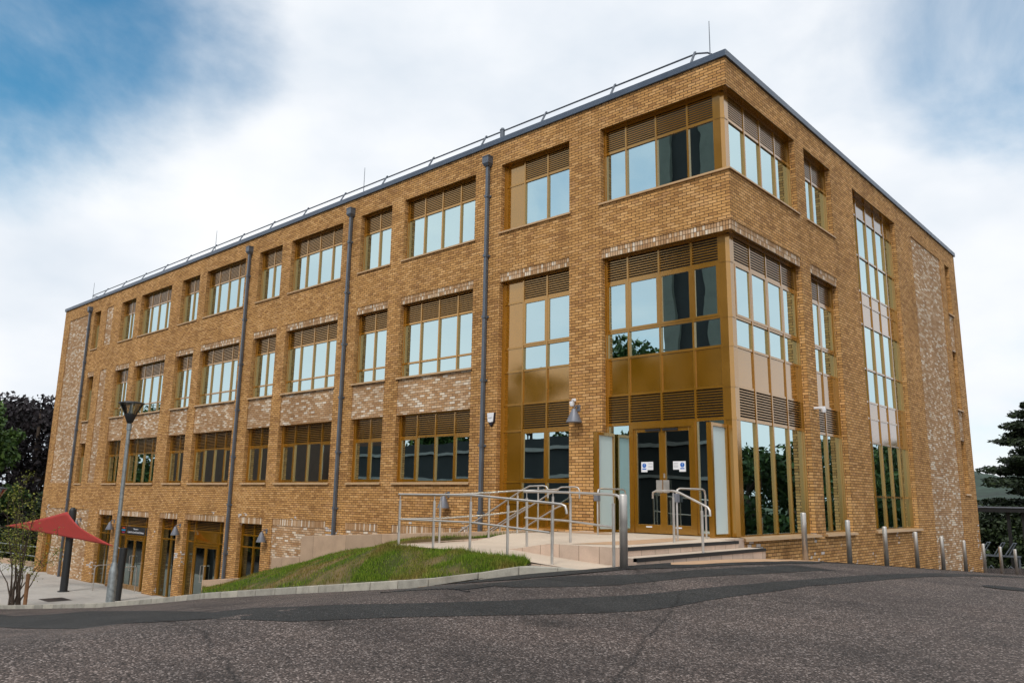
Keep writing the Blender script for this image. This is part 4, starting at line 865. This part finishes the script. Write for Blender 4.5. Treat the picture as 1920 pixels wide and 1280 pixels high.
sail('shade_sail', 'dark brown shade sail corner at the left edge of the plaza', [(-36.2,-3.4,-2.0),(-39.5,-6.2,-1.2),(-40.0,-3.0,-2.1)], 'sail_brown')
for x, lab in ((-31.0,'bent steel hoop rail left of the lower entrance doors'),(-29.35,'bent steel hoop rail right of the lower entrance doors')):
    t = thing('door_guard_rail', lab, 'guard rail', (x,-.95,-4.6), 'door guard rails')
    mb = MB(); mb.tube([(x,-1.15,-4.6),(x,-1.15,-3.62),(x,-1.08,-3.52),(x,-.95,-3.5),(x+.02,-.1,-3.5),(x+.02,-.03,-3.52),(x+.02,.0,-3.6),(x+.02,.02,-4.6)], .022, 10); part('hoop', mb, 'steel', t, smooth=True)
cv = thing('drain_cover', 'dark rectangular drain cover in the pale plaza by the kerb', 'drain', (-27.9,-4.5,0))
mb = MB(); cs = [(-29.3,-3.9),(-28.1,-3.9),(-28.1,-3.0),(-29.3,-3.0)]; mb.quad(*[(x,y,float(zplaza(x,y))+.008) for x,y in cs]); part('lid', mb, 'black', cv)
t = thing('railing', 'low steel railing with two rails on a brick kerb behind the plaza', 'railing', (-45,0,-4.6))
for z in (-3.45,-3.98): mb = MB(); mb.tube([(-43.2,.9,z),(-52,.2,z),(-64,-1.2,z)], .03, 8); part('rail', mb, 'galv', t, smooth=True)
for x in (-43.4,-47,-51,-55,-60): mb = MB(); y = .9-(-43.2-x)*.08; mb.tube([(x,y,-4.6),(x,y,-3.43)], .03, 8); part('post', mb, 'galv', t)
mb = MB(); mb.hexa([(-64,-1.0,-4.9),(-43.2,.95,-4.9),(-43.2,1.25,-4.9),(-64,-.7,-4.9)], [(-64,-1.0,-4.35),(-43.2,.95,-4.35),(-43.2,1.25,-4.35),(-64,-.7,-4.35)]); part('low_wall', mb, 'stone_wall', t)

# ------------------------------------------------------------------ trees
def leaves(blobs, n, size, flat=.0, stretch=1.):
    """blobs: (cx,cy,cz,rx,ry,rz,weight); leaf quads scattered through their volume, thinner inside"""
    bl = np.array(blobs, float); wts = bl[:,6]/bl[:,6].sum(); k = RNG.choice(len(bl), n, p=wts); b_ = bl[k]
    d = RNG.normal(size=(n,3)); d /= np.linalg.norm(d,axis=1)[:,None]; rad = RNG.random(n)**.45
    c = b_[:,:3]+d*rad[:,None]*b_[:,3:6]+RNG.normal(0,.06,(n,3))*b_[:,3:6]
    a1 = RNG.normal(size=(n,3)); a1[:,2] *= (1-flat); a1 /= np.linalg.norm(a1,axis=1)[:,None]; a2 = np.cross(a1, RNG.normal(size=(n,3))); a2 /= np.linalg.norm(a2,axis=1)[:,None]
    s = size*RNG.uniform(.55,1.3,n)[:,None]; a1 = a1*s*stretch; a2 = a2*s*.6
    return np.stack([c-a1, c+a2*.9, c+a1, c-a2*.9],1)
def tree(name, label, x, y, z0, h, blobs, n, size, m, trunk_r=.3, group=None, limbs=8, flat=0., stretch=1.):
    t = thing(name, label, 'tree', (x,y,z0), group)
    bl = [(x+b_[0],y+b_[1],z0+b_[2],*b_[3:]) for b_ in blobs]
    V = leaves(bl, n, size, flat, stretch)
    V = V-np.array([x,y,z0]); ob('crown', tri_mesh('crown', V, m), t)
    mb = MB(); mb.tube([(x,y,z0-.3),(x+.1,y,z0+h*.35),(x-.05,y+.1,z0+h*.7),(x,y,z0+h*.93)], [trunk_r*1.2,trunk_r*.85,trunk_r*.5,trunk_r*.1], 9)
    for i in range(limbs):
        b_ = bl[random.randrange(len(bl))]; zz = z0+h*random.uniform(.25,.65)
        mb.tube([(x,y,zz),((x+b_[0])/2,(y+b_[1])/2,(zz+b_[2])/2+.3),(b_[0],b_[1],b_[2])], [trunk_r*.4,trunk_r*.25,.03], 6)
    part('trunk', mb, 'bark', t, smooth=True); return t
def crown(h, r, n, lo=.25, seed=0, squash=.7, top=.95):
    rs = random.Random(seed); out = []
    for i in range(n):
        f = rs.uniform(lo, top); rad = r*math.sqrt(max(.05, 1-((f-.55)/.5)**2))*rs.uniform(.35,.95); a_ = rs.uniform(0,2*math.pi); s = r*rs.uniform(.2,.42)
        out.append((rad*math.cos(a_), rad*math.sin(a_), h*f, s, s, s*squash, s*s))
    return out
tree('beech_tree', 'large dark copper beech with lacy crown beyond the left end of the building', -68.5,7.3,-6.5,14.2,crown(14.6,6.6,46,.1,3),26000,.22,'beech',.45,'trees beyond the plaza')
tree('broadleaf_tree', 'bright green broadleaf tree cut off by the left edge', -60.2,-.6,-6.5,13.2,crown(13.6,4.2,30,.3,5),14000,.2,'leaf',.35,'trees beyond the plaza')
tree('shrub_tree', 'dark leafy shrub mass behind the plaza railing', -57,3.2,-6.2,5.4,crown(5.4,4.2,26,.05,8),12000,.16,'darkleaf',.2,'trees beyond the plaza')
tree('shrub_tree', 'low dark shrub behind the railing nearest the building corner', -50.5,3.4,-5.4,3.6,crown(3.6,3.0,20,.05,9),7000,.13,'darkleaf',.15,'trees beyond the plaza')
# right background
def pine(name, label, x, y, z0, h, r, seed, n=16000, group='conifers beyond the side road'):
    rs = random.Random(seed); out = []
    k = 17
    for i in range(k):
        f = .16+.82*i/(k-1); rr = r*(1.05-f)**.75
        for q in range(5):
            a_ = rs.uniform(0,2*math.pi); d_ = rr*rs.uniform(.3,1.); s = .25*rr+.3
            out.append((d_*math.cos(a_), d_*math.sin(a_), h*f-d_*.05+rs.uniform(-.2,.2), s*1.35, s*1.35, .33, s))
    return tree(name, label, x, y, z0, h, out, n, .14, 'pine', .28, group, 16, .5, 1.5)
pine('pine_tree','tall dark layered pine rising at the right edge of the photo',-3.6,59.3,-6.5,14.6,7.4,21,46000)
pine('pine_tree','dark pine whose drooping branch reaches past the building corner',-10.2,52,-6.5,7.3,3.4,22,9000)
tree('shrub_tree','dark rounded shrubbery behind the black canopy',-9.,58,-6.8,6.6,crown(6.6,5.5,30,.05,31),14000,.17,'darkleaf',.2,'shrubs beyond the side road')
tree('shrub_tree','dark shrubbery at the right edge behind the canopy posts',-1.5,56,-6.8,6.4,crown(6.4,5.5,30,.05,32),14000,.17,'darkleaf',.2,'shrubs beyond the side road')
t = thing('cycle_canopy', 'long black flat-topped canopy on dark posts beyond the far corner', 'canopy', (-2.6,45,-4.7))
mb = MB(); mb.box(-11.,6.,42.6,44.9,-.62,-.32); part('canopy_roof', mb, 'black', t)
mb = MB(); mb.box(-11.,6.,42.55,42.6,-.36,-.28); part('canopy_trim', mb, 'lamp_grey', t)
for x in (-8.2,-5.6,-3.15,-2.35,1.6): mb = MB(); mb.box(x-.09,x+.09,43.0,43.18,-5.2,-.62); part('post', mb, 'black', t)
t = thing('cycle_rack', 'grey two-tier cycle rack with slanted hoops under the black canopy', 'cycle rack', (-3.6,41.5,-4.6))
for x in (-4.35,-3.55,-2.95): mb = MB(); mb.tube([(x-.25,41.4,-3.2),(x+.25,41.4,-2.45),(x+.38,41.5,-2.45),(x-.1,41.6,-3.2)], .035, 8); part('upper_hoop', mb, 'pipe', t, smooth=True)
mb = MB(); mb.box(-5.4,-2.4,41.4,41.6,-3.3,-3.2); part('tier_beam', mb, 'pipe', t)
for x in (-4.4,-4.05,-3.0): mb = MB(); mb.tube([(x-.1,41.5,-4.7),(x-.1,41.5,-3.95),(x,41.5,-3.85),(x+.1,41.5,-3.95),(x+.1,41.5,-4.7)], .03, 8); part('lower_hoop', mb, 'pipe', t, smooth=True)
for x in (-5.3,-2.5): mb = MB(); mb.box(x-.05,x+.05,41.45,41.55,-4.8,-3.2); part('leg', mb, 'pipe', t)
# sapling by the kerb
sx, sy = -27.2,-5.35; sz = float(zplaza(sx, sy))-.05
t = thing('sapling', 'thin multi-stemmed sapling with sparse yellow-green leaves at the left kerb', 'sapling', (sx,sy,sz))
sm = MB(); tips = []; rs = random.Random(4)
for i in range(15):
    a_ = rs.uniform(-math.pi, math.pi); sp_ = rs.uniform(.3,1.9); hh = rs.uniform(2.2,5.1)*(1.1-sp_*.2); b0 = Vector((sx+rs.uniform(-.2,.2), sy+rs.uniform(-.2,.2), sz)); pts = [b0]
    for k in range(1,6):
        f = k/5; pts.append(b0+Vector((math.cos(a_)*sp_*f**1.3+rs.uniform(-.08,.08), math.sin(a_)*sp_*f**1.3*.8+rs.uniform(-.08,.08), hh*f)))
    sm.tube(pts, [.035,.028,.02,.014,.009,.004], 6)
    for q in range(7):
        k = rs.randint(2,4); s0 = pts[k].lerp(pts[k+1], rs.random()); e0 = s0+Vector((rs.uniform(-.7,.7), rs.uniform(-.5,.5), rs.uniform(.0,.6))); sm.tube([s0,(s0+e0)/2+Vector((0,0,.05)),e0], [.008,.006,.003], 4); tips += [s0.lerp(e0,f) for f in (.35,.6,.8,1)]
    tips += pts[3:]
part('stems', sm, 'bark', t)
tp_ = np.array([tuple(p) for p in tips]); n = 2300; c = tp_[RNG.integers(0,len(tp_),n)]+RNG.normal(0,.09,(n,3)); a1 = RNG.normal(size=(n,3)); a1 /= np.linalg.norm(a1,axis=1)[:,None]; a2 = np.cross(a1, RNG.normal(size=(n,3))); a2 /= np.linalg.norm(a2,axis=1)[:,None]; s_ = RNG.uniform(.022,.05,n)[:,None]
V = np.stack([c-a1*s_, c+a2*s_*.55, c+a1*s_, c-a2*s_*.55],1)-np.array([sx,sy,sz]); ob('foliage', tri_mesh('foliage', V, 'sapling'), t)
mb = MB(); mb.tube([(sx+.55,sy+.15,sz),(sx+.6,sy+.12,sz+1.25)], .07, 8); tag(part('tree_stake', mb, 'stake'), 'short brown timber stake beside the sapling', 'stake')

# ------------------------------------------------------------------ what the panes mirror: the other side of the road
t = thing('opposite_building', 'long low dark building with pale fascia bands across the road, mirrored in the panes', 'building', (-30,-46,-4))
mb = MB(); mb.box(-82,-4,-58,-46,-6,5.9); part('wall', mb, 'opp', t)
for z in (1.7,4.6): mb = MB(); mb.box(-82.1,-3.9,-45.999,-45.7,z,z+.3); part('fascia', mb, 'opp_band', t)
mb = MB(); mb.box(-30.3,-23.6,-56,-47.0,5.9,38); part('tower', mb, 'opp', t)
for xa, xb in ((-30.35,-28.8),(-25.6,-23.55)): mb = MB(); mb.box(xa,xb,-46.999,-46.6,5.9,38.1); part('pilaster', mb, 'opp_pier', t)
mb = MB(); mb.box(-130,-84,-58,-46,-6,10.5); tag(part('brown_building', mb, 'opp_brick'), 'brown brick block across the road, mirrored in the lower windows', 'building')
t = thing('added_hedge', 'added unseen leafy row across the lower road, darkening reflections in the terrace doors', 'added_hedge', (-55,-14.5,-5.2))  # added out of view so the lower panes reflect something dark
hb = [(x, -14.5, float(zroad(x,-14.5))+1.15, 2.2, .8, 1.15, 1.) for x in np.arange(-98,-19,2.)]
ob('foliage', tri_mesh('foliage', leaves(hb, 9000, .3)-np.array([-55,-14.5,-5.2]), 'darkleaf'), t)
mb = MB()
for x in np.arange(-98,-19,4.): zz = float(zroad(x,-14.5)); mb.box(x-2,x+2,-14.9,-14.1,zz-.4,zz+1.7)
part('twigs', mb, 'bark', t)
ORD = ['first','second','third','fourth','fifth','sixth','seventh','eighth','ninth','tenth']
for i, (x, y, h, r) in enumerate([(0,-50,11,5),(-14,-66,15,6),(-45,-64,24,8),(-60,-64,23,7),(-78,-62,17,6),(-140,-49,15,8),(-154,-47,15.5,8),(-168,-47,15,8),(-124,-63,25,9),(-192,-62,27,11)]):
    tree('broadleaf_tree', '%s broadleaf tree across the road, mirrored in the front panes' % ORD[i], x, y, -5.5, h, crown(h, r, 34, .15, 50+i), 8000, .42, 'leaf', .35, 'trees across the road')
for i, (x, y, h, r) in enumerate([(26,30,9.6,6),(27,42,10,6.5),(25,54,10.5,6),(27,66,10.2,6.5),(26,78,11.6,6.5),(27,90,13.6,7),(26,102,14,7),(27,116,14,7)]):
    tree('broadleaf_tree', '%s broadleaf tree facing the side wall, mirrored in its panes' % ORD[i], x, y, -5.5-y*.03, h+y*.03, crown(h+y*.03, r, 34, .05, 80+i), 9000, .3, 'midleaf', .35, 'trees facing the side wall')
